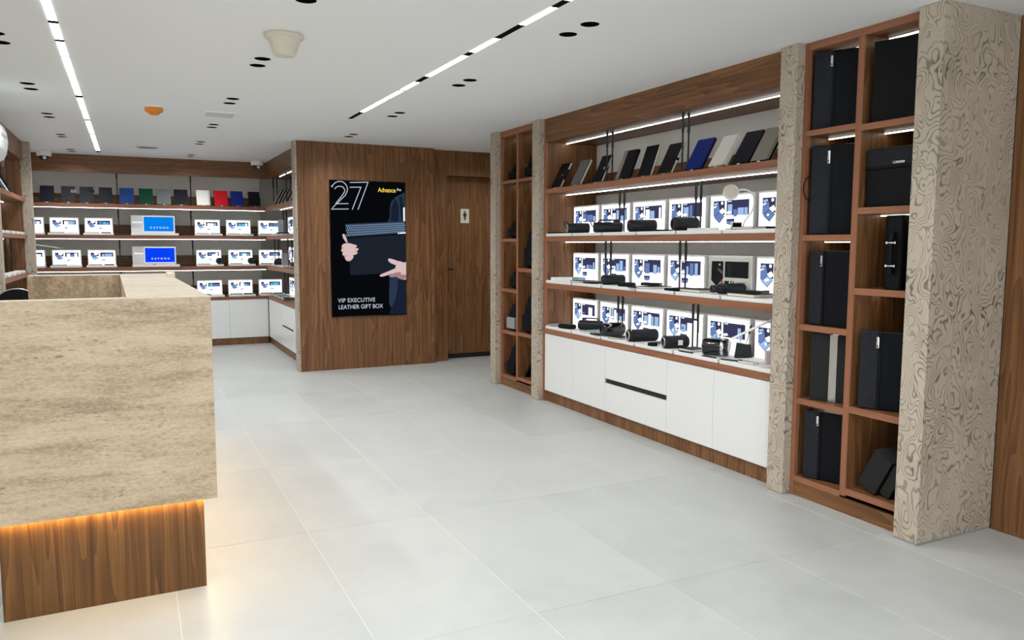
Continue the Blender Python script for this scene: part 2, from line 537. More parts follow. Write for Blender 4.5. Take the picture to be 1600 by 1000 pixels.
# the two recessed line lights: black channel, glowing diffuser lengths with dark gaps
def line_light(label, slot, segs):
    a, b, y0, y1 = slot
    o = thing('recessed_line_light', label, 'line light', ((a + b) / 2, y0, ceil_z(y0)), room=True)
    e = .0008
    ch = MB()
    def bar(m, xa, xb, ya, yb, lo, hi):   # follows the slight fall of the ceiling
        m.add([(xa, ya, ceil_z(ya) + lo), (xb, ya, ceil_z(ya) + lo), (xb, yb, ceil_z(yb) + lo), (xa, yb, ceil_z(yb) + lo),
               (xa, ya, ceil_z(ya) + hi), (xb, ya, ceil_z(ya) + hi), (xb, yb, ceil_z(yb) + hi), (xa, yb, ceil_z(yb) + hi)],
              [(0, 3, 2, 1), (4, 5, 6, 7), (0, 1, 5, 4), (1, 2, 6, 5), (2, 3, 7, 6), (3, 0, 4, 7)])
    bar(ch, a - .002, a + .002, y0, y1, e, .05); bar(ch, b - .002, b + .002, y0, y1, e, .05)
    bar(ch, a, b, y0, y1, .045, .055); bar(ch, a, b, y0 - .003, y0, e, .05); bar(ch, a, b, y1, y1 + .003, e, .05)
    ch.build('channel', 'track', o)
    for s0, s1 in segs:
        m = MB(); bar(m, a + .003, b - .003, s0, s1, -.002, .0006)
        m.build('diffuser', 'light', o)
    ends = [y0 + .002] + [v for s in segs for v in s] + [y1 - .002]
    for p, q in zip(ends[0::2], ends[1::2]):
        if q - p > .004:
            m = MB(); bar(m, a + .0032, b - .0032, p + .0008, q - .0008, -.0015, .003)
            m.build('blank_cover', 'track', o)
line_light('white line light of many short lengths, on the left of the ceiling', SLOTS[0],
           ((.95, 1.9), (1.95, 2.9), (2.95, 3.55), (3.6, 4.818), (4.885, 5.249), (5.312, 5.70), (5.735, 6.425), (6.455, 7.18), (7.31, 8.075), (8.115, 8.565), (8.68, 9.685), (9.78, 10.2), (10.28, 11.51)))
line_light('white line light with black gaps, on the right of the ceiling', SLOTS[1],
           ((.95, 1.6), (1.75, 2.4), (2.5, 3.312), (3.44, 3.785), (4.10, 4.455), (4.56, 5.24), (5.465, 5.79), (5.835, 6.195), (6.235, 6.93)))

# ------------------------------------------------------------------ walls
H = 2.79
base('wall_back', box(-2.1, 5.1, 12.80, 12.95, -.002, H), 'wall')
base('wall_right', box(4.13, 4.3, 2.5, 7.66, -.002, H), 'wall')
base('wall_corridor', box(4.75, 4.9, 7.5, 9.7, -.002, H), 'wall')
base('wall_corridor_side', box(3.60, 4.8, 7.60, 7.66, -.002, H), 'wood_v')
base('wall_right_front', MB().box(4.057, 4.3, .62, 2.499, -.002, H).box(4.057, 4.3, -2.5, .616, -.002, H), 'wood_v')
base('added_front_wall', box(2.6, 4.3, -2.55, -2.45, -.002, H), 'wall')  # unseen wall, added to keep daylight off the near burl slab
base('wall_left', box(-1.9, -1.70, 8.1, 12.9, -.002, H), 'wall')
base('wall_left_front', box(-1.9, -1.08, -2.5, 8.10, -.002, H), 'wall')
base('wall_partition', box(1.757, 3.424, 9.22, 9.40, -.002, 2.70), 'wood_v')
base('trim_1', box(1.735, 1.757, 9.222, 9.405, -.002, 2.70), 'burl')
base('trim_2', MB().box(3.424, 3.652, 9.36, 9.75, -.002, 2.70).box(3.652, 4.75, 9.36, 9.75, 2.366, 2.70), 'wood_v')
base('baseboard_corridor', box(3.424, 3.651, 9.352, 9.36, 0, .07), 'edge_x')
door = base('door_1', box(3.656, 4.60, 9.50, 9.545, .062, 2.362), 'wood_door', bevel=.002)
box(3.656, 4.60, 9.505, 9.54, .004, .062).build('door_sweep', 'black', door)
h = MB().box(3.662, 3.778, 9.455, 9.468, 1.164, 1.184).box(3.675, 3.695, 9.465, 9.502, 1.166, 1.182).lathe([(.024, 9.492), (.024, 9.501)], axis=1, c=(3.685, 0, 1.174), n=20)
h.build('lever_handle', 'black', door, bevel=.002)
base('wall_end', box(4.60, 4.76, 9.48, 9.7, -.002, 2.5), 'wood_v')
base('wall_behind_door', box(3.4, 4.9, 9.75, 9.85, -.002, H), 'wall')

def burl_post(label, x0, x1, y0, y1):
    z = ceil_z((y0 + y1) / 2) - .001
    o = thing('burl_post', label, 'post', ((x0 + x1) / 2, (y0 + y1) / 2, 0), room=True)
    box(x0, x1, y0, y1, .004, z).build('cladding', 'burl', o, bevel=.0015, seg=1)
    box(x0 + .003, x1 + .001, y0 + .003, y1 - .003, 0, .006).build('plinth_seal', 'grey', o)
burl_post('swirled burl post between the near cubby shelf and the lit display wall', 3.482, 3.60, 3.406, 3.537)
burl_post('swirled burl post between the lit display wall and the far cubby shelf', 3.482, 3.60, 6.562, 6.695)
burl_post('swirled burl post at the far end, by the restroom door', 3.482, 3.60, 7.527, 7.660)
burl_post('swirled burl post at the far end of the left shelf bay', -1.16, -1.010, 10.872, 11.0)
burl_post('swirled burl post at the left edge, this side of the left shelf bay', -1.16, -1.005, 8.10, 8.236)
# the big near end is one wide slab
o = thing('burl_end_slab', 'widest burl slab, closing the near end of the right wall', 'post', (3.76, 2.57, 0), room=True)
box(3.475, 4.056, 2.502, 2.636, .012, ceil_z(2.5) - .001).build('cladding', 'burl', o, bevel=.0015, seg=1)
box(3.478, 4.056, 2.505, 2.634, 0, .013).build('plinth_seal', 'grey', o)

# ------------------------------------------------------------------ shelf bays; u runs along the wall from the viewer's left, d into the wall
def map_right(y0, x0): return lambda u0, u1, d0, d1: (x0 + d0, x0 + d1, y0 - u1, y0 - u0)
def map_left(y0, x0): return lambda u0, u1, d0, d1: (x0 - d1, x0 - d0, y0 + u0, y0 + u1)
def map_back(x0, y0): return lambda u0, u1, d0, d1: (x0 + u0, x0 + u1, y0 + d0, y0 + d1)

def display_bay(name, label, mp, L, Z, zc, horiz, rods, depth=.56, stile=True, left_end=True, right_end=True, rear_u=None, led_u=None, led_d=.218, led_soffit=True, soffit_up=0, top=None, backx=(0, 0)):
    """Z: (bottom, top) of the three shelves and the counter, from the top down; zc: underside of the cornice"""
    b0 = mp(0, L, 0, .01)
    o = thing(name, label, 'shelving', ((b0[0] + b0[1]) / 2, (b0[2] + b0[3]) / 2, 0), room=True)
    edge = 'edge' if horiz == 1 else 'edge_x'
    wood = 'wood_y' if horiz == 1 else 'wood_x'
    top = top or 2.70
    def bx(u0, u1, d0, d1, z0, z1): return MB().box(*mp(u0, u1, d0, d1), z0, z1)
    bx(0, L, .004, .024, zc, top).build('cornice', wood, o)
    bx(0, L, .0245, depth, zc + .002 + soffit_up, zc + .02 + soffit_up).build('soffit', wood, o)
    if left_end:
        bx(-.016, 0, .03, depth, .02, top).build('end_panel', 'wood_v', o)
        if stile: bx(-.030, 0, 0, .03, 0, top).build('stile', 'edge_v', o)
    if right_end:
        bx(L, L + .016, .03, depth, .02, top).build('end_panel', 'wood_v', o)
        if stile: bx(L, L + .030, 0, .03, 0, top).build('stile', 'edge_v', o)
    bx(0 + backx[0], L - backx[1], depth, depth + .012, Z[3][1], zc + soffit_up).build('back_panel', 'backp', o)
    for k, (z0, z1) in enumerate(Z):
        s = bx(0, L, .004, depth, z0, z1).build('shelf' if k < 3 else 'countertop', wood, o)
        bx(0, L, 0, .0039, z0, z1).build('edge_band', edge, s, own=1, bevel=.001, seg=1).location = [-c for c in ORIG[o.name]]
        up = bx(backx[0], L - backx[1], depth - .012, depth - .001, z1, z1 + .155)
        up.build('backsplash', wood, o)
    zs = [zc + .002 + soffit_up] + [z[0] for z in Z[:3]]
    lu = led_u or (.012, L - .012)
    for k, z in enumerate(zs):
        if k == 0 and not led_soffit: continue
        h = bx(lu[0], lu[1], led_d - .010, led_d + .010, z - .004, z + .0005).build('led_channel', 'silver', o)
        bx(lu[0] + .002, lu[1] - .002, led_d - .004, led_d + .004, z - .0078, z - .004).build('led_diffuser', 'led' if led_d > .06 else 'led_back', h, own=1).location = [-c for c in ORIG[o.name]]
    gaps = [(Z[0][1], zs[0]), (Z[1][1] + .029, zs[1]), (Z[2][1] + .029, zs[2]), (Z[3][1] + .029, zs[3])]
    for k, (z0, z1) in enumerate(gaps):
        for u in rods:
            for d in ((.097, .150) if k % 2 == 0 else (.232, .278)):
                x0, x1, y0, y1 = mp(u, u, d, d)
                r = MB().lathe([(.0065, z0), (.0065, z1)], c=(x0, y0, 0), n=10)
                r.lathe([(.010, z1 - .14), (.010, z1)], c=(x0, y0, 0), n=10)
                r.build('hanging_rod', 'black', o)
    return o

ZR = ((1.970, 2.015), (1.526, 1.572), (1.086, 1.134), (.655, .700))
ZB = ((1.988, 2.040), (1.562, 1.612), (1.116, 1.168), (.676, .716))
RB = map_right(6.532, 3.54)
display_bay('display_shelving', 'long walnut shelving with lit shelves on the right wall', RB, 2.962, ZR, 2.447, 1, (.902, 1.902))
BB = map_back(-1.62, 12.15)
display_bay('back_shelving', 'walnut shelving across the far back wall', BB, 3.47, ZB, 2.455, 0, (1.50, 2.45), stile=False, left_end=True, right_end=False, led_d=.05, soffit_up=.07)
SB = map_right(12.15, 1.85)
display_bay('side_shelving', 'short walnut shelving left of the screen wall, at the back corner', SB, 2.745, ZB, 2.455, 1, (.12, 1.20), stile=False, left_end=False, right_end=False, led_u=(.55, 2.7), led_d=.12)
LB = map_left(8.2545, -1.08)
display_bay('left_shelving', 'walnut shelving at the left edge behind the stone counter', LB, 2.60, ((1.978, 2.028), (1.553, 1.598), (1.108, 1.155), (.66, .70)), 2.46, 1, (.85, 1.98), stile=False)
# the back corner is closed behind the two runs
base('wall_corner', MB().box(2.43, 2.50, 9.41, 12.80, -.002, H), 'wall')

# ------------------------------------------------------------------ base cabinets
def cabinet(label, mp, u0, u1, fronts, kind, z0=.100, z1=.653, group=None, horiz=1, pull=None):
    b0 = mp(u0, u1, .02, .5)
    o = thing(kind, label, 'cabinet', ((b0[0] + b0[1]) / 2, (b0[2] + b0[3]) / 2, 0), room=True, group=group)
    MB().box(*mp(u0 + .002, u1 - .002, .024, .54), z0, z1 - .001).build('carcass', 'grey', o)
    MB().box(*mp(u0 + .001, u1 - .001, .02, .04), 0.0003, z0 - .003).build('kick_board', 'wood_v', o)
    for (a, b, c, d, nm) in fronts:
        MB().box(*mp(a + .0015, b - .0015, .004, .023), c, d).build(nm, 'lacquer', o, bevel=.001, seg=1)
    if pull:
        a, b, c, d = pull
        MB().box(*mp(a, b, .0225, .026), c, d).build('finger_pull', 'black', o)
        MB().box(*mp(a, b, .006, .0235), c, c + .004).build('pull_lip', 'silver', o)
        MB().box(*mp(a + .0015, a + .016, .004, .023), c, d).build('pull_end', 'silver', o)
U = lambda y: 6.532 - y
cabinet('white two-door base cabinet at the far end of the display wall', RB, 0, U(5.471), [(0, U(6.008), .104, .651, 'door'), (U(6.008), U(5.471), .104, .651, 'door')], 'base_cabinet')
cabinet('white two-drawer base cabinet in the middle of the display wall', RB, U(5.471), U(4.635), [(U(5.471), U(4.635), .104, .343, 'drawer'), (U(5.471), U(4.635), .383, .651, 'drawer')], 'drawer_cabinet', pull=(U(5.471), U(4.635), .343, .383))
cabinet('white two-door base cabinet at the near end of the display wall', RB, U(4.635), 2.962, [(U(4.635), U(4.118), .104, .651, 'door'), (U(4.118), 2.962, .104, .651, 'door')], 'base_cabinet')
for k in range(3):
    a = 3.47 - 1.11 * (k + 1); b = 3.47 - 1.11 * k
    cabinet(['white two-door base cabinet under the back shelves, right of the stone counter', 'white two-door base cabinet under the back shelves, half behind the counter', 'white two-door base cabinet under the back shelves, leftmost'][k], BB, a, b,
            [(a, a + .555, .104, .672, 'door'), (a + .555, b, .104, .672, 'door')], 'base_cabinet', z1=.674, horiz=0)
cabinet('white one-door cabinet under the side shelves, in the back corner', SB, .03, 1.15, [(.03, 1.15, .104, .672, 'door')], 'base_cabinet', z1=.674)
cabinet('white two-drawer cabinet with a dark slot pull under the side shelves', SB, 1.15, 1.95, [(1.15, 1.95, .104, .365, 'drawer'), (1.15, 1.95, .392, .672, 'drawer')], 'drawer_cabinet', z1=.674, pull=(1.15, 1.95, .365, .392))
cabinet('white one-door cabinet under the side shelves, against the screen wall', SB, 1.95, 2.745, [(1.95, 2.745, .104, .672, 'door')], 'base_cabinet', z1=.674)
cabinet('white base cabinet under the left shelving', LB, 0, 2.60, [(0, 1.30, .104, .655, 'door'), (1.30, 2.60, .104, .655, 'door')], 'base_cabinet')

# ------------------------------------------------------------------ cubby shelves (two, the same joinery)
def cubby(label, y0, y1, ZL, ZRt, mid):
    """y0 far edge, y1 near edge; ZL/ZRt: bottoms and tops of the shelves left and right of the middle upright"""
    o = thing('cubby_shelf', label, 'shelving', (3.8, (y0 + y1) / 2, 0), room=True)
    X, D = 3.54, .52
    top = ceil_z((y0 + y1) / 2) - .002
    E = .001
    box(X, X + .03, y0 - .028, y0 - .0005, 0, top).build('stile', 'edge_v', o)
    box(X, X + .03, y1 + .0005, y1 + .028, 0, top).build('stile', 'edge_v', o)
    box(X + .03, X + D, y0 - .018, y0, 0, top).build('side_panel', 'wood_v', o)
    box(X + .03, X + D, y1, y1 + .018, 0, top).build('side_panel', 'wood_v', o)
    a, b = mid
    s = box(X + .004, X + D, b, a, .10, 2.605).build('upright', 'wood_v', o)
    box(X + E, X + .0039, b, a, .10, 2.605).build('edge_band', 'edge_v', s, own=1).location = [-c for c in ORIG[o.name]]
    box(X, X + D, y1 + .028, y0 - .028, 2.606, top).build('top_board', 'edge', o)
    box(X + .004, X + .024, y1 + .028, y0 - .028, 0, .085).build('base_board', 'wood_y', o)
    box(X + D, X + D + .012, y1, y0, .02, top).build('back_panel', 'wood_v', o)
    for zs, ya, yb in ((ZL, a, y0 - .028), (ZRt, y1 + .028, b)):
        for k, (z0, z1) in enumerate(zs):
            s = box(X + .003, X + D, ya, yb, z0, z1).build('shelf', 'wood_y', o)
            box(X, X + .0029, ya, yb, z0, z1).build('edge_band', 'edge', s, own=1, bevel=.001, seg=1).location = [-c for c in ORIG[o.name]]
        for z in [2.606] + [z0 for z0, z1 in zs[:-1]]:
            h = box(X + .165, X + .190, ya + .006, yb - .006, z - .004, z).build('led_channel', 'silver', o)
            box(X + .171, X + .184, ya + .008, yb - .008, z - .009, z - .004).build('led_diffuser', 'led_warm', h, own=1).location = [-c for c in ORIG[o.name]]
    return o
ZL = ((2.122, 2.154), (1.523, 1.557), (1.0, 1.034), (.559, .594), (.085, .120))
cubby('tall cubby shelf of black leather cases, near end of the right wall', 3.405, 2.640, ZL,
      ((2.108, 2.142), (1.665, 1.70), (1.231, 1.266), (.575, .612), (.110, .146)), (3.038, 2.998))
cubby('tall cubby shelf of black backpacks, far end of the right wall', 7.526, 6.697, ZL,
      ((2.122, 2.154), (1.222, 1.258), (.568, .604), (.106, .140)), (7.150, 7.110))

# ------------------------------------------------------------------ reception counter
CR = radians(1.1)
def reception_counter():
    o = thing('reception_counter', 'travertine reception counter on a glowing walnut base', 'counter', (.300, 3.512, 0), (0, 0, CR))
    Z0, Z1 = .405, 1.277
    # local axes: x to the right (0 is the right face), y away from the viewer (0 is the front face)
    box(-.86, 0, 0, .090, Z0, Z1).build('front_panel', 'stone', o, own=1, bevel=.0012, seg=1)
    box(-.315, 0, .0905, 2.86, Z0, Z1 - .0202).build('side_body', 'stone', o, own=1)
    box(-.317, 0, .0905, 2.86, Z1 - .02, Z1).build('ledge_top', 'stone_top', o, own=1, bevel=.0012, seg=1)
    box(-.875, -.3175, 2.66, 2.86, Z0, Z1).build('far_panel', 'stone_v', o, own=1, bevel=.0012, seg=1)
    box(-.8595, -.001, .001, .0895, Z1, Z1 + .0012).build('front_rim', 'stone_top', o, own=1)
    box(-.8745, -.3178, 2.661, 2.859, Z1, Z1 + .0012).build('far_rim', 'stone_top', o, own=1)
    box(-.815, -.3155, .0905, 2.6595, .70, .74).build('desk_board', 'wood_v', o, own=1)
    b = MB().box(-.806, -.052, .050, .075, .0, Z0).box(-.075, -.052, .075, 2.80, .0, Z0).box(-.806, -.075, 2.775, 2.80, .0, Z0).box(-.806, -.78, .075, .60, 0, Z0)
    b.build('walnut_base', 'wood_fine', o, own=1)
    l = MB().box(-.80, -.030, .026, .036, Z0 - .006, Z0).box(-.036, -.026, .04, 2.80, Z0 - .006, Z0)
    l.build('under_light', 'led_amber', o, own=1)
reception_counter()

# name, x, y, z, turn, sizes
G1 = 'flat notebooks on the trays'
PRODUCTS = [
    ('flat_notebook', 3.62, 6.427, 1.5997, -1.571, {'cat': 'notebook', 'w': 0.17, 'd': 0.13, 't': 0.012, 'm': 'nb_black', 'group': G1, 'label': 'thin black notebook lying at the far end of the upper lit shelf'}),
    ('speaker', 3.66, 6.132, 1.5997, -0.349, {'L': 0.2, 'r': 0.046, 'style': 'strap', 'end': 'silver', 'label': 'black cylinder speaker with a wrist strap, far end of the upper lit shelf'}),
    ('speaker', 3.64, 5.605, 1.5997, -0.524, {'L': 0.24, 'r': 0.043, 'style': 'handle strap both', 'label': 'black speaker with a carry handle, second from the far end of the upper lit shelf'}),
    ('phone_stand', 3.79, 5.705, 1.5997, -0.524, {'cat': 'stand', 'w': 0.05, 'd': 0.05, 't': 0.115, 'm': 'black', 'label': 'small black cube stand behind the handled speaker, upper lit shelf'}),
    ('speaker', 3.67, 5.159, 1.5997, -0.384, {'L': 0.22, 'r': 0.048, 'label': 'plain black cylinder speaker, third from the far end of the upper lit shelf'}),
    ('flat_notebook', 3.66, 4.928, 1.5997, -1.571, {'cat': 'notebook', 'w': 0.15, 'd': 0.16, 't': 0.014, 'm': 'nb_black', 'group': G1, 'label': 'black notebook lying right of the third speaker, upper lit shelf'}),
    ('speaker', 3.65, 4.598, 1.5997, -0.209, {'L': 0.188, 'r': 0.05, 'style': '', 'label': 'black cylinder speaker left of the gooseneck lamp, upper lit shelf'}),
    ('flat_box', 3.63, 4.375, 1.5997, -1.571, {'cat': 'box', 'w': 0.26, 'd': 0.07, 't': 0.016, 'm': 'white', 'label': 'long flat white box before the gooseneck lamp, upper lit shelf'}),
    ('flat_notebook', 3.62, 3.908, 1.5997, -1.466, {'cat': 'notebook', 'w': 0.17, 'd': 0.14, 't': 0.016, 'm': 'nb_black', 'edge': 'page', 'group': G1, 'label': 'black notebook lying beside the lamp, upper lit shelf'}),
    ('flat_notebook', 3.775, 3.903, 1.5997, -1.571, {'cat': 'notebook', 'w': 0.13, 'd': 0.11, 't': 0.02, 'm': 'nb_navy', 'group': G1, 'label': 'navy notebook lying against the post end, upper lit shelf'}),
    ('flat_box', 3.61, 6.401, 1.1617, -1.571, {'cat': 'box', 'w': 0.09, 'd': 0.11, 't': 0.03, 'm': 'white', 'group': 'white boxes on the middle shelf', 'label': 'white flat box at the very far end of the middle lit shelf'}),
    ('flat_box', 3.625, 6.307, 1.1617, -1.571, {'cat': 'box', 'w': 0.085, 'd': 0.12, 't': 0.034, 'm': 'white', 'group': 'white boxes on the middle shelf', 'label': 'white flat box second from the far end of the middle lit shelf'}),
    ('flat_box', 3.785, 6.343, 1.1617, -1.571, {'cat': 'box', 'w': 0.17, 'd': 0.08, 't': 0.03, 'm': 'nb_silver', 'group': 'white boxes on the middle shelf', 'label': 'pale teal flat box by the first display, middle lit shelf'}),
    ('flat_notebook', 3.65, 5.994, 1.1617, -1.466, {'cat': 'notebook', 'w': 0.15, 'd': 0.2, 't': 0.016, 'm': 'nb_teal', 'edge': 'page', 'group': G1, 'label': 'slate notebook left of the first speaker, middle lit shelf'}),
    ('flat_notebook', 3.65, 5.791, 1.1617, -1.501, {'cat': 'notebook', 'w': 0.13, 'd': 0.2, 't': 0.014, 'm': 'nb_char', 'group': G1, 'label': 'black notebook left of the first speaker, middle lit shelf'}),
    ('speaker', 3.655, 5.537, 1.1617, -0.314, {'L': 0.19, 'r': 0.042, 'style': '', 'label': 'black cylinder speaker on the middle lit shelf'}),
    ('sunglass_case', 3.6, 5.259, 1.1617, -1.222, {'cat': 'case', 'w': 0.15, 'd': 0.06, 't': 0.034, 'm': 'leather', 'bev': 0.012, 'label': 'black glasses case right of the speaker, middle lit shelf'}),
    ('phone', 3.6, 5.108, 1.1617, -1.571, {'cat': 'phone', 'w': 0.08, 'd': 0.15, 't': 0.01, 'm': 'black', 'label': 'black phone lying on the third tray, middle lit shelf'}),
    ('flat_notebook', 3.66, 4.971, 1.1617, -1.466, {'cat': 'notebook', 'w': 0.17, 'd': 0.22, 't': 0.016, 'm': 'nb_teal', 'edge': 'page', 'group': G1, 'label': 'slate notebook on the third tray, middle lit shelf'}),
    ('power_bank', 3.7, 5.059, 1.1779, -1.047, {'cat': 'power bank', 'w': 0.16, 'd': 0.06, 't': 0.022, 'm': 'black', 'label': 'black power bank lying on the slate notebook, middle lit shelf'}),
    ('flat_notebook', 3.768, 4.717, 1.1617, -1.571, {'cat': 'notebook', 'w': 0.19, 'd': 0.118, 't': 0.012, 'm': 'nb_teal', 'group': G1, 'label': 'slate notebook on the fourth tray, middle lit shelf'}),
    ('umbrella_pouch', 3.568, 4.628, 1.1617, -1.571, {'cat': 'pouch', 'w': 0.16, 'd': 0.03, 't': 0.018, 'm': 'fabric', 'bev': 0.008, 'label': 'thin black pouch along the front of the fourth tray, middle lit shelf'}),
    ('flat_notebook', 3.685, 4.461, 1.1617, -1.571, {'cat': 'notebook', 'w': 0.22, 'd': 0.19, 't': 0.02, 'm': 'nb_black', 'edge': 'page', 'group': G1, 'label': 'black notebook with cream pages under the flask, middle lit shelf'}),
    ('bottle', 3.69, 4.171, 1.1627, 2.932, {'L': 0.25, 'r': 0.036, 'body': 'rubber', 'label': 'black flask lying in front of the unlit display, middle lit shelf'}),
    ('flat_notebook', 3.66, 3.9, 1.1617, -1.571, {'cat': 'notebook', 'w': 0.25, 'd': 0.21, 't': 0.022, 'm': 'nb_black', 'edge': 'page', 'group': G1, 'label': 'black notebook with cream pages beside the post, middle lit shelf'}),
    ('power_bank', 3.63, 3.822, 1.1839, -1.396, {'cat': 'power bank', 'w': 0.12, 'd': 0.09, 't': 0.024, 'm': 'black', 'label': 'black power bank lying on the notebook beside the post, middle lit shelf'}),
    ('flat_box', 3.65, 6.439, 0.7277, -1.571, {'cat': 'box', 'w': 0.13, 'd': 0.2, 't': 0.018, 'm': 'grey', 'label': 'grey flat box at the far end of the countertop'}),
    ('sunglass_case', 3.592, 6.194, 0.7277, -1.222, {'cat': 'case', 'w': 0.17, 'd': 0.07, 't': 0.042, 'm': 'leather', 'bev': 0.014, 'label': 'black glasses case at the far end of the countertop'}),
    ('speaker', 3.725, 5.996, 0.7277, -0.838, {'L': 0.22, 'r': 0.044, 'style': 'handle both', 'end': 'black', 'label': 'black speaker lying before the first display on the countertop'}),
    ('flat_notebook', 3.65, 5.812, 0.7277, -1.571, {'cat': 'notebook', 'w': 0.15, 'd': 0.2, 't': 0.016, 'm': 'nb_silver', 'edge': 'page', 'group': G1, 'label': 'silver notebook with cream pages left of the metallic speaker, countertop'}),
    ('phone', 3.575, 5.651, 0.7277, -1.571, {'cat': 'phone', 'w': 0.13, 'd': 0.07, 't': 0.01, 'm': 'black', 'label': 'black phone at the tray front left of the metallic speaker, countertop'}),
    ('speaker', 3.665, 5.55, 0.7277, -0.035, {'L': 0.2, 'r': 0.056, 'body': 'gloss', 'style': 'both', 'label': 'dark metallic speaker with a large round face, on the countertop'}),
    ('flat_notebook', 3.61, 5.353, 0.7277, -1.466, {'cat': 'notebook', 'w': 0.15, 'd': 0.13, 't': 0.014, 'm': 'nb_black', 'edge': 'page', 'group': G1, 'label': 'black notebook with cream pages left of the silver-ringed speaker, countertop'}),
    ('speaker', 3.665, 5.126, 0.7277, -0.209, {'L': 0.25, 'r': 0.049, 'style': 'loop', 'end': 'chrome', 'label': 'black speaker with a silver end ring and loop, on the countertop'}),
    ('flat_notebook', 3.7, 4.896, 0.7277, -1.536, {'cat': 'notebook', 'w': 0.115, 'd': 0.12, 't': 0.014, 'm': 'nb_teal', 'edge': 'page', 'group': G1, 'label': 'slate notebook with cream pages left of the labelled speaker, countertop'}),
    ('earphone_pouch', 3.568, 4.849, 0.7277, -1.222, {'cat': 'pouch', 'w': 0.07, 'd': 0.05, 't': 0.026, 'm': 'fabric', 'bev': 0.01, 'label': 'small black pouch left of the labelled speaker, countertop'}),
    ('speaker', 3.65, 4.682, 0.7277, -0.244, {'L': 0.195, 'r': 0.047, 'style': 'label', 'end': 'silver', 'label': 'black speaker with a white paper label, on the countertop'}),
    ('flat_notebook', 3.68, 4.504, 0.7277, -1.536, {'cat': 'notebook', 'w': 0.14, 'd': 0.16, 't': 0.018, 'm': 'nb_teal', 'edge': 'page', 'group': G1, 'label': 'slate notebook with cream pages left of the banded speaker, countertop'}),
    ('pen', 3.565, 4.448, 0.7277, -1.396, {'label': 'black pen at the tray front left of the banded speaker, countertop'}),
    ('pen', 3.556, 4.19, 0.7277, -1.466, {'label': 'black pen before the banded speaker, countertop'}),
    ('speaker', 3.635, 4.21, 0.7307, -0.873, {'L': 0.175, 'r': 0.062, 'body': 'gloss', 'style': 'band both', 'end': 'silver', 'label': 'glossy black speaker with a wide silver band, on the countertop'}),
    ('flat_notebook', 3.7, 3.874, 0.7277, -1.571, {'cat': 'notebook', 'w': 0.2, 'd': 0.15, 't': 0.014, 'm': 'nb_white', 'edge': 'nb_black', 'group': G1, 'label': 'white notebook with a black edge by the pink lamp, countertop'}),
    ('flat_box', 3.59, 3.844, 0.7277, -1.536, {'cat': 'box', 'w': 0.13, 'd': 0.05, 't': 0.012, 'm': 'cream', 'label': 'cream flat box before the white notebook, countertop'}),
    ('pen', 3.575, 4.008, 0.7277, -1.222, {'label': 'dark pen left of the cream box, countertop'}),
    ('speaker', 1.633, 12.26, 1.1956, -1.361, {'L': 0.05, 'r': 0.048, 'label': 'round black speaker on the display tray second right of the screen, lower back shelf'}),
    ('speaker', 1.185, 12.26, 1.1956, -1.361, {'L': 0.05, 'r': 0.048, 'label': 'round black speaker on the display tray first right of the screen, lower back shelf'}),
    ('flat_notebook', -0.865, 12.28, 1.6396, 0.0, {'cat': 'notebook', 'w': 0.16, 'd': 0.15, 't': 0.012, 'm': 'nb_char', 'edge': 'page', 'group': 'flat notebooks on the back trays', 'label': 'dark flat notebook on the first display tray of the upper back shelf'}),
    ('flat_box', -0.7, 12.29, 1.6396, 0.0, {'cat': 'box', 'w': 0.12, 'd': 0.12, 't': 0.014, 'm': 'white', 'group': 'flat boxes on the back trays', 'label': 'small flat box on the first display tray of the upper back shelf'}),
    ('flat_notebook', -0.445, 12.28, 1.6396, 0.0, {'cat': 'notebook', 'w': 0.16, 'd': 0.15, 't': 0.012, 'm': 'nb_teal', 'edge': 'page', 'group': 'flat notebooks on the back trays', 'label': 'dark flat notebook on the second display tray of the upper back shelf'}),
    ('flat_box', -0.28, 12.29, 1.6396, 0.0, {'cat': 'box', 'w': 0.12, 'd': 0.12, 't': 0.014, 'm': 'nb_char', 'group': 'flat boxes on the back trays', 'label': 'small flat box on the second display tray of the upper back shelf'}),
    ('flat_notebook', 0.975, 12.28, 1.6396, 0.0, {'cat': 'notebook', 'w': 0.16, 'd': 0.15, 't': 0.012, 'm': 'nb_navy', 'edge': 'page', 'group': 'flat notebooks on the back trays', 'label': 'dark flat notebook on the fourth display tray of the upper back shelf'}),
    ('flat_box', 1.14, 12.29, 1.6396, 0.0, {'cat': 'box', 'w': 0.12, 'd': 0.12, 't': 0.014, 'm': 'nb_silver', 'group': 'flat boxes on the back trays', 'label': 'small flat box on the fourth display tray of the upper back shelf'}),
    ('flat_notebook', 1.41, 12.28, 1.6396, 0.0, {'cat': 'notebook', 'w': 0.16, 'd': 0.15, 't': 0.012, 'm': 'nb_char', 'edge': 'page', 'group': 'flat notebooks on the back trays', 'label': 'dark flat notebook on the fifth display tray of the upper back shelf'}),
    ('flat_box', 1.575, 12.29, 1.6396, 0.0, {'cat': 'box', 'w': 0.12, 'd': 0.12, 't': 0.014, 'm': 'white', 'group': 'flat boxes on the back trays', 'label': 'small flat box on the fifth display tray of the upper back shelf'}),
    ('flat_notebook', 1.87, 12.28, 1.6396, 0.0, {'cat': 'notebook', 'w': 0.16, 'd': 0.15, 't': 0.012, 'm': 'nb_teal', 'edge': 'page', 'group': 'flat notebooks on the back trays', 'label': 'dark flat notebook on the sixth display tray of the upper back shelf'}),
    ('flat_box', 2.035, 12.29, 1.6396, 0.0, {'cat': 'box', 'w': 0.12, 'd': 0.12, 't': 0.014, 'm': 'grey', 'group': 'flat boxes on the back trays', 'label': 'small flat box on the sixth display tray of the upper back shelf'}),
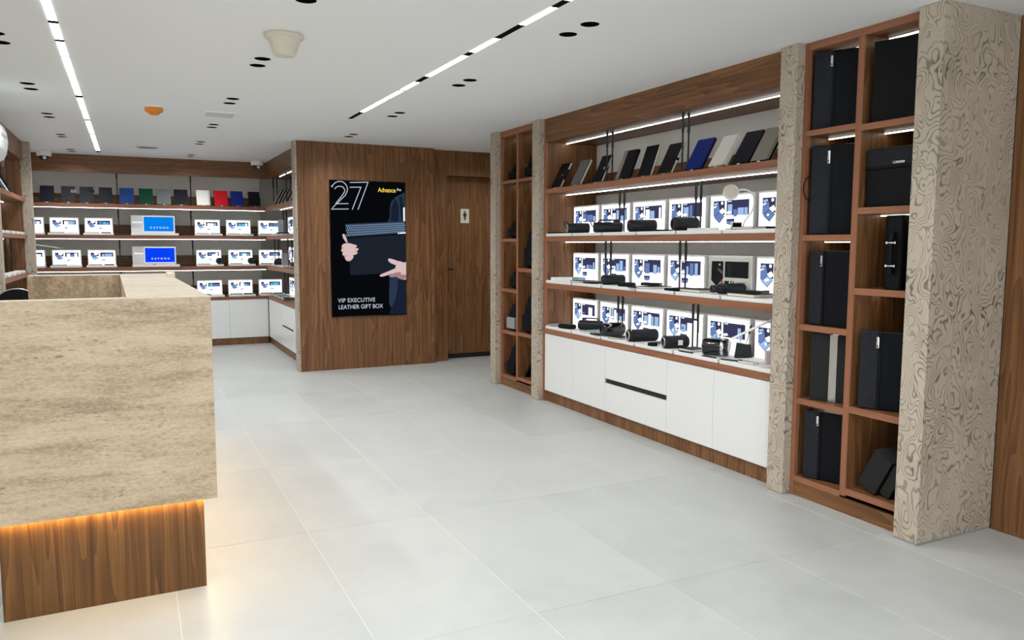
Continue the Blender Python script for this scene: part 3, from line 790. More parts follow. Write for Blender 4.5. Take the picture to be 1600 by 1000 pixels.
    ('flat_notebook', -0.855, 12.28, 1.1956, 0.0, {'cat': 'notebook', 'w': 0.16, 'd': 0.15, 't': 0.012, 'm': 'nb_char', 'edge': 'page', 'group': 'flat notebooks on the back trays', 'label': 'dark flat notebook on the first display tray of the lower back shelf'}),
    ('flat_box', -0.69, 12.29, 1.1956, 0.0, {'cat': 'box', 'w': 0.12, 'd': 0.12, 't': 0.014, 'm': 'white', 'group': 'flat boxes on the back trays', 'label': 'small flat box on the first display tray of the lower back shelf'}),
    ('flat_notebook', -0.425, 12.28, 1.1956, 0.0, {'cat': 'notebook', 'w': 0.16, 'd': 0.15, 't': 0.012, 'm': 'nb_teal', 'edge': 'page', 'group': 'flat notebooks on the back trays', 'label': 'dark flat notebook on the second display tray of the lower back shelf'}),
    ('flat_box', -0.26, 12.29, 1.1956, 0.0, {'cat': 'box', 'w': 0.12, 'd': 0.12, 't': 0.014, 'm': 'nb_char', 'group': 'flat boxes on the back trays', 'label': 'small flat box on the second display tray of the lower back shelf'}),
    ('flat_notebook', 0.98, 12.28, 1.1956, 0.0, {'cat': 'notebook', 'w': 0.16, 'd': 0.15, 't': 0.012, 'm': 'nb_navy', 'edge': 'page', 'group': 'flat notebooks on the back trays', 'label': 'dark flat notebook on the fourth display tray of the lower back shelf'}),
    ('flat_notebook', 1.428, 12.28, 1.1956, 0.0, {'cat': 'notebook', 'w': 0.16, 'd': 0.15, 't': 0.012, 'm': 'nb_char', 'edge': 'page', 'group': 'flat notebooks on the back trays', 'label': 'dark flat notebook on the fifth display tray of the lower back shelf'}),
    ('flat_notebook', 1.868, 12.28, 1.1956, 0.0, {'cat': 'notebook', 'w': 0.16, 'd': 0.15, 't': 0.012, 'm': 'nb_teal', 'edge': 'page', 'group': 'flat notebooks on the back trays', 'label': 'dark flat notebook on the sixth display tray of the lower back shelf'}),
    ('flat_box', 2.033, 12.29, 1.1956, 0.0, {'cat': 'box', 'w': 0.12, 'd': 0.12, 't': 0.014, 'm': 'grey', 'group': 'flat boxes on the back trays', 'label': 'small flat box on the sixth display tray of the lower back shelf'}),
    ('flat_notebook', 0.978, 12.28, 0.7436, 0.0, {'cat': 'notebook', 'w': 0.16, 'd': 0.15, 't': 0.012, 'm': 'nb_char', 'edge': 'page', 'group': 'flat notebooks on the back trays', 'label': 'dark flat notebook on the first display tray of the back countertop'}),
    ('flat_box', 1.143, 12.29, 0.7436, 0.0, {'cat': 'box', 'w': 0.12, 'd': 0.12, 't': 0.014, 'm': 'white', 'group': 'flat boxes on the back trays', 'label': 'small flat box on the first display tray of the back countertop'}),
    ('flat_notebook', 1.415, 12.28, 0.7436, 0.0, {'cat': 'notebook', 'w': 0.16, 'd': 0.15, 't': 0.012, 'm': 'nb_teal', 'edge': 'page', 'group': 'flat notebooks on the back trays', 'label': 'dark flat notebook on the second display tray of the back countertop'}),
    ('flat_box', 1.58, 12.29, 0.7436, 0.0, {'cat': 'box', 'w': 0.12, 'd': 0.12, 't': 0.014, 'm': 'nb_char', 'group': 'flat boxes on the back trays', 'label': 'small flat box on the second display tray of the back countertop'}),
    ('flat_notebook', 1.855, 12.28, 0.7436, 0.0, {'cat': 'notebook', 'w': 0.16, 'd': 0.15, 't': 0.012, 'm': 'nb_navy', 'edge': 'page', 'group': 'flat notebooks on the back trays', 'label': 'dark flat notebook on the third display tray of the back countertop'}),
    ('flat_box', 2.02, 12.29, 0.7436, 0.0, {'cat': 'box', 'w': 0.12, 'd': 0.12, 't': 0.014, 'm': 'nb_silver', 'group': 'flat boxes on the back trays', 'label': 'small flat box on the third display tray of the back countertop'}),
    ('speaker', 1.98, 11.62, 1.1956, -0.175, {'L': 0.22, 'r': 0.036, 'label': 'long black speaker on the lower side shelf, back corner'}),
    ('speaker', 1.99, 11.94, 1.1956, -1.047, {'L': 0.09, 'r': 0.045, 'label': 'short black speaker beside the corner display, lower side shelf'}),
    ('flat_box', 1.97, 11.32, 1.1956, -1.571, {'cat': 'box', 'w': 0.09, 'd': 0.09, 't': 0.17, 'm': 'grey', 'label': 'tall pale grey box on the lower side shelf'}),
    ('bottle', 1.98, 10.72, 1.1956, -1.396, {'L': 0.17, 'r': 0.03, 'body': 'rubber', 'label': 'black flask lying on the lower side shelf'}),
    ('flat_box', 1.97, 11.62, 1.6396, -1.571, {'cat': 'box', 'w': 0.12, 'd': 0.06, 't': 0.2, 'm': 'nb_silver', 'label': 'tall pale box on the upper side shelf'}),
    ('flat_notebook', 1.96, 11.4, 1.6396, -1.571, {'cat': 'notebook', 'w': 0.2, 'd': 0.15, 't': 0.018, 'm': 'nb_black', 'group': 'flat notebooks on the side trays', 'label': 'black notebook lying on the upper side shelf'}),
    ('flat_notebook', 1.96, 12.0, 0.7436, -1.571, {'cat': 'notebook', 'w': 0.18, 'd': 0.15, 't': 0.014, 'm': 'nb_char', 'edge': 'page', 'group': 'flat notebooks on the side trays', 'label': 'dark notebook at the corner of the side countertop'}),
    ('flat_notebook', 1.96, 11.72, 0.7436, -1.571, {'cat': 'notebook', 'w': 0.18, 'd': 0.15, 't': 0.014, 'm': 'nb_silver', 'edge': 'page', 'group': 'flat notebooks on the side trays', 'label': 'silver notebook on the side countertop'}),
    ('flat_notebook', 1.96, 11.42, 0.7436, -1.571, {'cat': 'notebook', 'w': 0.18, 'd': 0.15, 't': 0.016, 'm': 'nb_teal', 'edge': 'page', 'group': 'flat notebooks on the side trays', 'label': 'slate notebook on the side countertop'}),
    ('phone', 1.97, 11.12, 0.7436, -1.571, {'cat': 'phone', 'w': 0.09, 'd': 0.16, 't': 0.01, 'm': 'black', 'label': 'black phone on the side countertop'}),
    ('speaker', -1.3, 9.98, 1.1556, 1.222, {'L': 0.24, 'r': 0.045, 'end': 'silver', 'style': 'both', 'label': 'black speaker on the lower shelf of the left bay'}),
    ('flat_box', -1.17, 9.0, 1.5986, 1.571, {'cat': 'box', 'w': 0.24, 'd': 0.14, 't': 0.03, 'm': 'white', 'group': 'white boxes in the left bay', 'label': 'small white box on the upper shelf of the left bay, first from the near end'}),
    ('flat_box', -1.17, 9.42, 1.5986, 1.571, {'cat': 'box', 'w': 0.24, 'd': 0.14, 't': 0.03, 'm': 'white', 'group': 'white boxes in the left bay', 'label': 'small white box on the upper shelf of the left bay, second from the near end'}),
    ('flat_box', -1.17, 9.84, 1.5986, 1.571, {'cat': 'box', 'w': 0.24, 'd': 0.14, 't': 0.03, 'm': 'white', 'group': 'white boxes in the left bay', 'label': 'small white box on the upper shelf of the left bay, third from the near end'}),
    ('flat_box', -1.17, 10.26, 1.5986, 1.571, {'cat': 'box', 'w': 0.24, 'd': 0.14, 't': 0.03, 'm': 'white', 'group': 'white boxes in the left bay', 'label': 'small white box on the upper shelf of the left bay, fourth from the near end'}),
    ('flat_box', -1.17, 10.68, 1.5986, 1.571, {'cat': 'box', 'w': 0.24, 'd': 0.14, 't': 0.03, 'm': 'white', 'group': 'white boxes in the left bay', 'label': 'small white box on the upper shelf of the left bay, fifth from the near end'}),
    ('flat_box', -1.15, 8.98, 1.1556, 1.571, {'cat': 'box', 'w': 0.22, 'd': 0.1, 't': 0.028, 'm': 'white', 'group': 'white boxes in the left bay', 'label': 'small white box on the lower shelf of the left bay, first from the near end'}),
    ('flat_box', -1.15, 9.38, 1.1556, 1.571, {'cat': 'box', 'w': 0.22, 'd': 0.1, 't': 0.028, 'm': 'white', 'group': 'white boxes in the left bay', 'label': 'small white box on the lower shelf of the left bay, second from the near end'}),
    ('flat_box', -1.15, 9.78, 1.1556, 1.571, {'cat': 'box', 'w': 0.22, 'd': 0.1, 't': 0.028, 'm': 'white', 'group': 'white boxes in the left bay', 'label': 'small white box on the lower shelf of the left bay, third from the near end'}),
    ('flat_box', -1.15, 10.18, 1.1556, 1.571, {'cat': 'box', 'w': 0.22, 'd': 0.1, 't': 0.028, 'm': 'white', 'group': 'white boxes in the left bay', 'label': 'small white box on the lower shelf of the left bay, fourth from the near end'}),
    ('flat_box', -1.15, 10.58, 1.1556, 1.571, {'cat': 'box', 'w': 0.22, 'd': 0.1, 't': 0.028, 'm': 'white', 'group': 'white boxes in the left bay', 'label': 'small white box on the lower shelf of the left bay, fifth from the near end'}),
]

# ------------------------------------------------------------------ lit product displays: tray, light box, printed face
GM = ['g_white', 'g_navy', 'g_mid', 'g_sky', 'g_teal']
def art_mesh(w, h, kind, seed):
    """flat printed shapes on the lit face; x right, z up, front is -y"""
    rd = random.Random(seed)
    b = MB(); lay = [0]
    def P(pts, m):
        lay[0] += 1
        y = -.0004 - .00025 * lay[0]
        b.flat([(u * w, y, (1 - v) * h) for u, v in pts][::-1], m)
    def R(x0, y0, x1, y1, m): P([(x0, y0), (x1, y0), (x1, y1), (x0, y1)], m)
    def disc(cx, cy, r, m, asp): P([(cx + r * cos(a * pi / 8), cy + r * asp * sin(a * pi / 8)) for a in range(16)], m)
    def bars(x0, x1, y, n, m, t=.012):
        for i in range(n):
            q = y + i * t * 2.2; e = x1 - rd.uniform(0, .3) * (x1 - x0); R(x0, q, e, q + t, m)
    asp = w / h
    if kind == 'tall':
        R(.07, .13, .35, .55, 1)
        P([(.07, .32), (.20, .24), (.23, .50), (.17, .62), (.07, .58)], 2)
        P([(.08, .20), (.17, .16), (.19, .23), (.10, .27)], 3)
        disc(.285, .20, .028, 0, asp)
        P([(.07, .30), (.15, .27), (.15, .30), (.07, .34)], 0)
        P([(.22, .42), (.31, .34), (.36, .46), (.27, .55)], 0)
        P([(.09, .62), (.22, .45), (.35, .59), (.23, .79)], 1)
        P([(.105, .62), (.22, .475), (.335, .59), (.23, .765)], rd.choice((2, 3, 3)))
        for k in range(3):
            u, v = .17 + .045 * k, .60 - .02 * k
            P([(u, v), (u + .025, v - .04), (u + .055, v - .005), (u + .028, v + .04)], rd.choice((0, 3, 2)))
        R(.40, .13, .93, .56, 1)
        x = .43
        k = 0
        while x < .86:
            q = rd.uniform(.06, .15); hh = rd.choice((.38, .33, .22, .18, .28))
            if rd.random() < .85: R(x, .58 - hh, min(x + q, .90), .58 + rd.uniform(-.03, .03), rd.choice((3, 3, 2, 0)))
            x += q + rd.uniform(.01, .04)
        R(.43, .155, .52, .175, 0)
        R(.41, .67, .60, .76, 1); P([(.41, .73), (.60, .73), (.60, .80), (.52, .84), (.45, .83), (.41, .80)], 2)
        P([(.40, .46 + .01 * rd.random()), (.50, .44), (.53, .50), (.43, .53)], rd.choice((0, 0, 2)))
    else:
        R(.08, .14, .38, .40, 1)
        disc(.28, .20, .075, 0, asp)
        P([(.07, .30), (.22, .24), (.30, .44), (.15, .52)], 2)
        P([(.12, .52), (.30, .42), (.40, .52), (.22, .66)], rd.choice((3, 3, 4)))
        P([(.15, .525), (.29, .45), (.35, .51), (.21, .60)], 2 if rd.random() < .5 else 3)
        R(.44, .13, .93, .43, 1)
        c = rd.choice((3, 4, 3))
        x = .50
        while x < .84:
            q = rd.uniform(.08, .16); R(x, .17 + rd.uniform(0, .1), min(x + q, .88), .42, rd.choice((c, c, 0, 2))); x += q + rd.uniform(.005, .03)
        P([(.46, .66), (.56, .60), (.66, .66), (.56, .72)], 2); P([(.50, .66), (.56, .63), (.62, .66), (.56, .69)], 3)
        bars(.68, .80, .63, 2, 2, .016)
        P([(.36, .78), (.40, .70), (.41, .78)], 1)
    return b

DISP = {}
def display(kind, w, h, depth, variant, loc, rz, label, group):
    key = (kind, variant, w)
    if key in DISP:
        return dup(DISP[key], loc, (0, 0, rz), label, group)
    o = thing('product_display', label, 'display', loc, (0, 0, rz), group)
    # local: x right, y away from the viewer, z up; the tray starts at y = 0, the light box stands at y = depth
    box(-w / 2 - .008, w / 2 + .008, 0, depth, 0, .027).build('tray', 'white', o, own=1, bevel=.002)
    lb = box(-w / 2, w / 2, depth, depth + .036, .0, h).build('light_box', 'white', o, own=1, bevel=.002)
    f = box(-w / 2 + .012, w / 2 - .012, depth - .0025, depth + .001, .029, h - .014).build('lit_face', 'g_white', o, own=1)
    a = art_mesh(w - .024, h - .043, kind, variant).build('printed_pictures', GM, o, own=1)
    for v in a.data.vertices:
        v.co.x += -w / 2 + .012; v.co.y += depth - .0026; v.co.z += .029
    DISP[key] = o
    return o
SHELFNAME = {1: 'upper lit shelf', 2: 'middle lit shelf', 3: 'counter'}
RZ = -pi / 2
for s, z in ((1, 1.5723), (2, 1.1343), (3, .7003)):
    for i in range(6):
        y0 = 6.527 - .4915 * i; w = .452
        if i == 4 and s == 2:
            continue
        lab = 'lit display on the %s of the right wall, %s from its far end' % (SHELFNAME[s], ORD[i])
        display('tall', w, .287, .295, s * 10 + i, (3.548, y0 - w / 2 - .006, z), RZ, lab, 'lit displays on the right wall')
# the one display whose lamp is off: same unit, unlit print
def unlit_display(loc):
    o = thing('product_display', 'only unlit picture display, grey, on the middle lit shelf of the right wall', 'display', loc, (0, 0, RZ), 'lit displays on the right wall')
    w, h, depth = .452, .287, .295
    box(-w / 2 - .008, w / 2 + .008, 0, depth, 0, .027).build('tray', 'white', o, own=1, bevel=.002)
    box(-w / 2, w / 2, depth, depth + .036, .0, h).build('light_box', 'white', o, own=1, bevel=.002)
    b = MB(); n = [0]
    def P(pts, m):
        n[0] += 1
        b.flat([(-w / 2 + .012 + u * (w - .024), depth - .0008 - .0003 * n[0], .029 + (1 - v) * (h - .043)) for u, v in pts][::-1], m)
    P([(0, 0), (1, 0), (1, 1), (0, 1)], 0)
    P([(.06, .11), (.35, .11), (.35, .62), (.19, .86), (.05, .68)], 1)
    P([(.39, .11), (.95, .11), (.95, .58), (.39, .58)], 1)
    P([(.20, .30), (.34, .40), (.34, .50), (.22, .38)], 2)
    P([(.24, .18), (.28, .18), (.28, .24), (.24, .24)], 0)
    P([(.46, .18), (.53, .18), (.54, .56), (.47, .56)], 3)
    P([(.30, .70), (.35, .64), (.35, .95), (.27, .95)], 4)
    P([(.39, .68), (.62, .68), (.62, .86), (.39, .86)], 1)
    P([(.50, .69), (.54, .69), (.54, .85), (.50, .85)], 0); P([(.57, .69), (.60, .69), (.60, .85), (.57, .85)], 0)
    for k in range(5): P([(.66, .70 + .05 * k), (.93 - .04 * (k % 2), .70 + .05 * k), (.93 - .04 * (k % 2), .715 + .05 * k), (.66, .715 + .05 * k)], 5)
    b.build('printed_pictures', ['nb_white', 'nb_char', 'nb_taupe', 'nb_teal', 'red_ink', 'grey'], o, own=1)
unlit_display((3.548, 6.527 - .4915 * 4 - .232, 1.1343))

BACKNAME = {1: 'upper back shelf', 2: 'lower back shelf', 3: 'back countertop'}
for s, z, xs in ((1, 1.6123, (-1.207, -.79, -.37, 1.05, 1.485, 1.945)), (2, 1.1683, (-1.212, -.78, -.35, 1.055, 1.503, 1.943)), (3, .7163, (1.053, 1.49, 1.93))):
    for k, x in enumerate(xs):
        side = ('left of the blue screen', 'right of the blue screen')[x > .3]
        if s == 3: lab = 'lit picture display on the back countertop, %s from the right' % ORD[2 - k]
        elif x < .3: lab = 'lit picture display on the %s, %s from the left post' % (BACKNAME[s], ORD[k])
        else: lab = 'lit picture display on the %s, %s one right of the blue screen' % (BACKNAME[s], ORD[k - 3])
        display('wide', .355, .243, .235, 100 + s * 7 + k, (x, 12.175, z), 0, lab, 'lit displays on the back wall')
for s, z in ((1, 1.6123), (2, 1.1683), (3, .7163)):
    for i in range(2):
        display('tall', .452, .287, .255, 200 + s, (1.905, 11.87 - .49 * i, z), RZ, 'lit display on the %s of the short side run, %s' % ({1: 'upper shelf', 2: 'lower shelf', 3: 'countertop'}[s], ('in the back corner', 'nearer the screen wall')[i]), 'lit displays on the side run')

# the two white stands with a blue screen
def text_mesh(txt, size, name, m, parent, loc, rot, bold=0, own=True, space=1.0, xscale=1.0):
    cu = bpy.data.curves.new(name, 'FONT')
    cu.body = txt; cu.size = size; cu.extrude = .0003; cu.offset = bold; cu.space_character = space
    ob = bpy.data.objects.new(name, cu); COL.objects.link(ob)
    bpy.context.view_layer.update()
    me = bpy.data.meshes.new_from_object(ob.evaluated_get(bpy.context.evaluated_depsgraph_get()))
    bpy.data.objects.remove(ob); bpy.data.curves.remove(cu)
    me.materials.clear(); me.materials.append(M[m])
    for v in me.vertices: v.co.x *= xscale
    o = bpy.data.objects.new(name, me); COL.objects.link(o)
    o.parent = parent; o.location = loc; o.rotation_euler = rot
    return o
FRONT = (pi / 2, 0, 0)     # text that faces -y
def screen_stand(loc, glowmat, label, reflect):
    o = thing('screen_stand', label, 'display', loc)
    w, h, d = .575, .288, .235
    b = MB().prism([(-w / 2 - .004, 0), (w / 2 + .035, 0), (w / 2 + .035, d * .8), (w / 2 + .004, d), (-w / 2 - .004, d)], 2, 0, .03)
    b.build('foot', 'white', o, own=1, bevel=.002)
    box(-w / 2, w / 2, d, d + .03, .03, h).build('panel', 'white', o, own=1, bevel=.003)
    x0, x1 = -w / 2 + .165, w / 2 - .018
    s = MB().box(x0 - .008, x1 + .008, d - .006, d + .001, .052, h - .014, 0).box(x0, x1, d - .0075, d - .005, .060, h - .022, 1)
    s.build('screen', ['s_white', glowmat], o, own=1)
    text_mesh('KUPONO', .038, 'screen_text', 's_white', o, (x0 + .082, d - .0082, .100), FRONT, .0004, space=1.95, xscale=.95)
    box(-w / 2 + .022, -w / 2 + .142, d - .005, d + .001, .175, .196).build('label_strip', 's_white', o, own=1)
    if reflect: MB().box(-.03, .01, .03, .09, .03, .036).build('puck', 'black', o, own=1)
    return o
screen_stand((.322, 12.175, 1.6123), 's_azure', 'white stand with an azure screen on the upper back shelf', False)
screen_stand((.322, 12.175, 1.1683), 's_blue', 'white stand with a deep blue screen on the lower back shelf', True)

# ------------------------------------------------------------------ notebooks
def notebook(name, label, cat, loc, rot, w, h, t, cover, pages='page', extras=(), group=None):
    """local: cover front is -y, x right, z up"""
    o = thing(name, label, cat, loc, rot, group)
    c = .0022
    MB().box(0, w, 0, c, 0, h).box(0, w, t - c, t, 0, h).box(0, c, 0, t, 0, h).build('cover', cover, o, own=1, bevel=.0008, seg=1)
    box(c, w - .003, c, t - c, .003, h - .003).build('pages', pages, o, own=1)
    for e in extras:
        if e == 'band':
            box(w - .016, w - .012, -.0008, t + .0008, -.0005, h + .0005).build('elastic_band', 'nb_black', o, own=1)
        elif e == 'loop':
            MB().tube([(w, t / 2, h * .42), (w + .012, t / 2, h * .42), (w + .012, t / 2, h * .58), (w, t / 2, h * .58)], .004, 6).build('pen_loop', 'nb_black', o, own=1)
        elif e == 'belly':
            box(-.001, w + .001, -.0015, t + .001, h * .30, h * .74).build('belly_band', 'nb_char', o, own=1, bevel=.001)
            for k in range(3): box(.03, .07, -.0022, -.0012, h * (.62 - .05 * k), h * (.635 - .05 * k)).build('stitch_line', 'nb_black', o, own=1)
            MB().lathe([(.010, -.0035), (.010, -.001)], axis=1, c=(w * .66, 0, h * .5), n=16).build('button', 'silver', o, own=1)
        elif e == 'strap':
            box(w * .66, w + .002, -.003, t + .002, h * .42, h * .50).build('strap', 'nb_black', o, own=1, bevel=.001)
        elif e == 'clasp':
            MB().lathe([(.012, -.004), (.012, -.0005)], axis=1, c=(w * .78, 0, h * .5), n=16).build('clasp', 'silver', o, own=1)
            MB().tube([(w + .006, t / 2, h * (.95 - .05 * k)) for k in range(12)], .0035, 6).build('key_chain', 'silver', o, own=1)
        elif e == 'spine':
            box(-.001, w * .24, -.001, t + .0005, -.0003, h + .0003).build('spine_strip', 'nb_stone', o, own=1)
        elif e == 'tab':
            box(w * .7, w + .014, -.003, t + .001, h * .60, h * .78).build('closure_tab', 'nb_taupe', o, own=1, bevel=.001)
            box(w * .82, w * .92, -.004, -.002, h * .66, h * .72).build('snap', 'nb_black', o, own=1)
        elif e == 'tab_dark':
            box(w * .7, w + .012, -.003, t + .001, h * .68, h * .80).build('closure_tab', 'nb_black', o, own=1, bevel=.001)
        elif e == 'pen':
            MB().lathe([(.0015, h * .1), (.0045, h * .14), (.0045, h * .8), (.003, h * .82)], c=(w + .006, t / 2, 0), n=10).build('pen', 'silver', o, own=1)
    return o
def easel(loc, rz, label, group, tilt):
    o = thing('notebook_easel', label, 'easel', loc, (0, 0, rz), group)
    MB().box(-.012, .012, -.006, .05, 0, .003).box(-.012, .012, -.0075, -.0045, .003, .012).build('clip', 'white', o, own=1)
    b = MB(); b.tube([(0, .062, .002), (0, .040 + .15 * math.tan(tilt), .15)], .0022, 6)
    b.tube([(0, .045, .002), (0, .062, .002)], .0022, 6); b.build('back_prop', 'black', o, own=1)
    return o
TILT = math.atan2(.118, .222)
def stand_notebook(i, x, y, z, rz, w, h, t, cover, label, extras=(), tilt=TILT, group='', pages='page', where=''):
    # the notebook's lower left corner at (x, y, z), leaning back
    o = notebook('notebook', label, 'notebook', (0, 0, 0), (0, 0, 0), w, h, t, cover, pages, extras, group)
    m = Matrix.Translation((x, y, z + .0045 + (t + .002) * sin(tilt))) @ Matrix.Rotation(rz, 4, 'Z') @ Matrix.Rotation(-tilt, 4, 'X')
    o.matrix_world = m
    c = Matrix.Translation((x, y, z)) @ Matrix.Rotation(rz, 4, 'Z') @ Vector((w / 2, 0, 0))
    easel((c.x, c.y, z + .0002), rz, 'small white easel clip under the %s' % where, 'easel clips', tilt)
RN = [(6.514, .166, 'nb_black', ('belly',), 'black notebook with a grey belly band and button, on the top right shelf', 'belly-band notebook'),
      (6.166, .168, 'nb_grey', ('spine_r', 'band'), 'grey notebook with cream pages, on the top right shelf', 'grey notebook second from far end'),
      (5.795, .148, 'nb_black', ('clasp', 'loop'), 'black notebook with a round clasp and key chain, on the top right shelf', 'clasp notebook'),
      (5.437, .196, 'nb_navy', ('spine',), 'dark notebook with a pale grey spine strip, on the top right shelf', 'pale-spined notebook'),
      (5.123, .165, 'nb_black', (), 'plain black notebook between the pale-spined one and the strapped one, top right shelf', 'plain black notebook'),
      (4.869, .165, 'nb_black', ('strap',), 'black notebook with a snap strap at its edge, on the top right shelf', 'strapped notebook'),
      (4.551, .184, 'nb_royal', ('band',), 'royal blue notebook on the top shelf of the right wall', 'royal blue notebook'),
      (4.292, .166, 'nb_white', ('band',), 'white notebook on the top shelf of the right wall', 'white notebook'),
      (4.068, .164, 'nb_navy', ('loop',), 'black notebook between the white and the stone grey one, top right shelf', 'black notebook by the white one'),
      (3.885, .160, 'nb_stone', ('band',), 'stone grey notebook beside the burl post, top right shelf', 'stone grey notebook')]
for i, (y, w, cv, ex, lab, wh) in enumerate(RN):
    stand_notebook(i, 3.592, y, 2.015, RZ, w, .252, .020 if cv != 'nb_white' else .024, cv, lab, tuple(e for e in ex if e != 'spine_r'), group='notebooks on the top right shelf', where=wh, tilt=math.atan2((.115, .118, .105, .092, .082, .115, .128, .145, .140, .138)[i], .225),
                   pages='page' if cv in ('nb_black', 'nb_grey', 'nb_white') else 'nb_black')
BN = [(-1.049, .165, 'nb_navy', ('loop',), 'black notebook with a dark pen loop, leftmost on the top back shelf', 'leftmost back notebook'),
      (-.798, .162, 'nb_char', ('tab',), 'black notebook with a pale snap tab, on the top back shelf', 'pale-tab notebook'),
      (-.580, .166, 'nb_char', ('tab_dark',), 'black notebook with a black top tab, on the top back shelf', 'black-tab notebook'),
      (-.348, .164, 'nb_char', ('band',), 'black notebook directly left of the first blue one, top back shelf', 'notebook left of the blue'),
      (-.094, .182, 'nb_blue', (), 'mid-blue notebook left of the green one, on the top back shelf', 'mid-blue notebook'),
      (.152, .180, 'nb_green', (), 'dark green notebook on the top back shelf', 'green notebook'),
      (.379, .182, 'nb_grey', (), 'grey notebook right of the green one, on the top back shelf', 'grey back notebook'),
      (.605, .184, 'nb_navy', (), 'blue-black notebook right of the grey one, on the top back shelf', 'blue-black notebook'),
      (.904, .181, 'nb_white', ('band',), 'white notebook left of the red one, on the top back shelf', 'white back notebook'),
      (1.148, .182, 'nb_red', ('loop',), 'bright red notebook on the top back shelf', 'red notebook'),
      (1.376, .172, 'nb_royal', ('loop',), 'royal blue notebook right of the red one, on the top back shelf', 'royal blue back notebook'),
      (1.624, .164, 'nb_navy', ('loop',), 'blue-black notebook with a pen loop, rightmost on the top back shelf', 'rightmost back notebook')]
for i, (x, w, cv, ex, lab, wh) in enumerate(BN):
    stand_notebook(i, x, 12.215, 2.040, 0, w, .248, .018, cv, lab, ex, group='notebooks on the top back shelf', where=wh)
for i, (y, cv, ex, lab, wh) in enumerate([(12.012, 'nb_stone', (), 'grey notebook at the corner end of the top side shelf', 'side shelf grey notebook'),
      (11.72, 'nb_black', ('strap', 'pen'), 'black strapped notebook with a silver pen, top side shelf', 'side shelf strapped notebook'),
      (11.42, 'nb_black', ('band',), 'black notebook with cream pages, third along the top side shelf', 'third side shelf notebook'),
      (11.14, 'nb_char', ('pen',), 'charcoal notebook with a pen, fourth along the top side shelf', 'fourth side shelf notebook'),
      (10.80, 'nb_black', (), 'plain black notebook, fifth along the top side shelf', 'fifth side shelf notebook'),
      (10.48, 'nb_navy', ('loop',), 'blue-black notebook, sixth along the top side shelf', 'sixth side shelf notebook'),
      (10.16, 'nb_stone', (), 'stone grey notebook beside the screen wall, top side shelf', 'seventh side shelf notebook')]):
    stand_notebook(i, 1.905, y, 2.040, RZ, .17, .255, .022, cv, lab, ex, group='notebooks on the top side shelf', where=wh)
for i, (y, cv, lab, wh) in enumerate([(8.74, 'nb_char', 'charcoal notebook at the left edge, nearest on the left top shelf', 'nearest left notebook'),
      (9.14, 'nb_white', 'white notebook on the left top shelf', 'white left notebook'),
      (9.50, 'nb_navy', 'blue-black notebook second from the end post, left top shelf', 'blue-black left notebook'),
      (9.86, 'nb_silver', 'silver grey notebook on the left top shelf', 'silver left notebook'),
      (10.27, 'nb_black', 'black notebook with cream pages beside the end post, left top shelf', 'black left notebook')]):
    stand_notebook(i, -1.135, y, 2.028, pi / 2, .19, .27, .022, cv, lab, (), group='notebooks on the left top shelf', where=wh)

# ------------------------------------------------------------------ products on the trays
def speaker(label, loc, rz, L=.20, r=.046, body='rubber', end='black', style='', group='speakers and bottles on the trays'):
    """lies on its side along local x; z = 0 is the underside"""
    o = thing('cylinder_speaker', label, 'speaker', loc, (0, 0, rz), group)
    h = L / 2; c = (0, 0, r)
    MB().lathe([(r * .80, -h), (r * .97, -h + .006), (r, -h + .016), (r, h - .016), (r * .97, h - .006), (r * .80, h)], axis=0, c=c, n=28).build('body', body, o, own=1)
    for s in (-1, 1):
        ring = MB().lathe([(r * .66, s * (h - .002)), (r * .72, s * (h + .004)), (r * .82, s * (h + .003)), (r * .86, s * (h - .004))], axis=0, c=c, n=28, cap0=False, cap1=False)
        if s < 0: ring.f = [f[::-1] for f in ring.f]
        e = ring.build('end_ring', end if ('both' in style or s < 0) else 'black', o, own=1)
        m = MB().lathe([(r * .68, s * (h - .001)), (r * .45, s * (h + .0022)), (r * .1, s * (h + .003))], axis=0, c=c, n=24)
        if s < 0: m.f = [f[::-1] for f in m.f]
        m.build('end_cone', 'gloss', o, own=1)
    if 'strap' in style:
        MB().tube([(-h * .9, 0, 2 * r - .004), (-h - .012, .0, 2 * r + .012), (-h - .03, .004, 2 * r + .008), (-h - .014, .006, r * 1.3), (-h * .96, 0, r)], .005, 8).build('wrist_strap', 'black', o, own=1)
    if 'handle' in style:
        MB().tube([(-h * .7, 0, 2 * r - .002), (-h * .55, 0, 2 * r + .018), (h * .5, 0, 2 * r + .018), (h * .7, 0, 2 * r - .002)], .006, 8).build('carry_handle', 'black', o, own=1)
    if 'label' in style:
        box(h * .05, h * .42, -r - .0015, -r + .004, r * .55, r * 1.35).build('paper_label', 'white', o, own=1)
    if 'band' in style:
        MB().lathe([(r * 1.015, h * .42), (r * 1.03, h * .45), (r * 1.03, h * .62), (r * 1.015, h * .65)], axis=0, c=c, n=28).build('silver_band', 'chrome', o, own=1)
    if 'loop' in style:
        MB().tube([(-h * .8, -r * .8 * cos(a) , r + r * 1.08 * sin(a)) for a in [pi * k / 8 for k in range(9)]], .004, 8).build('silver_loop', 'chrome', o, own=1)
    return o
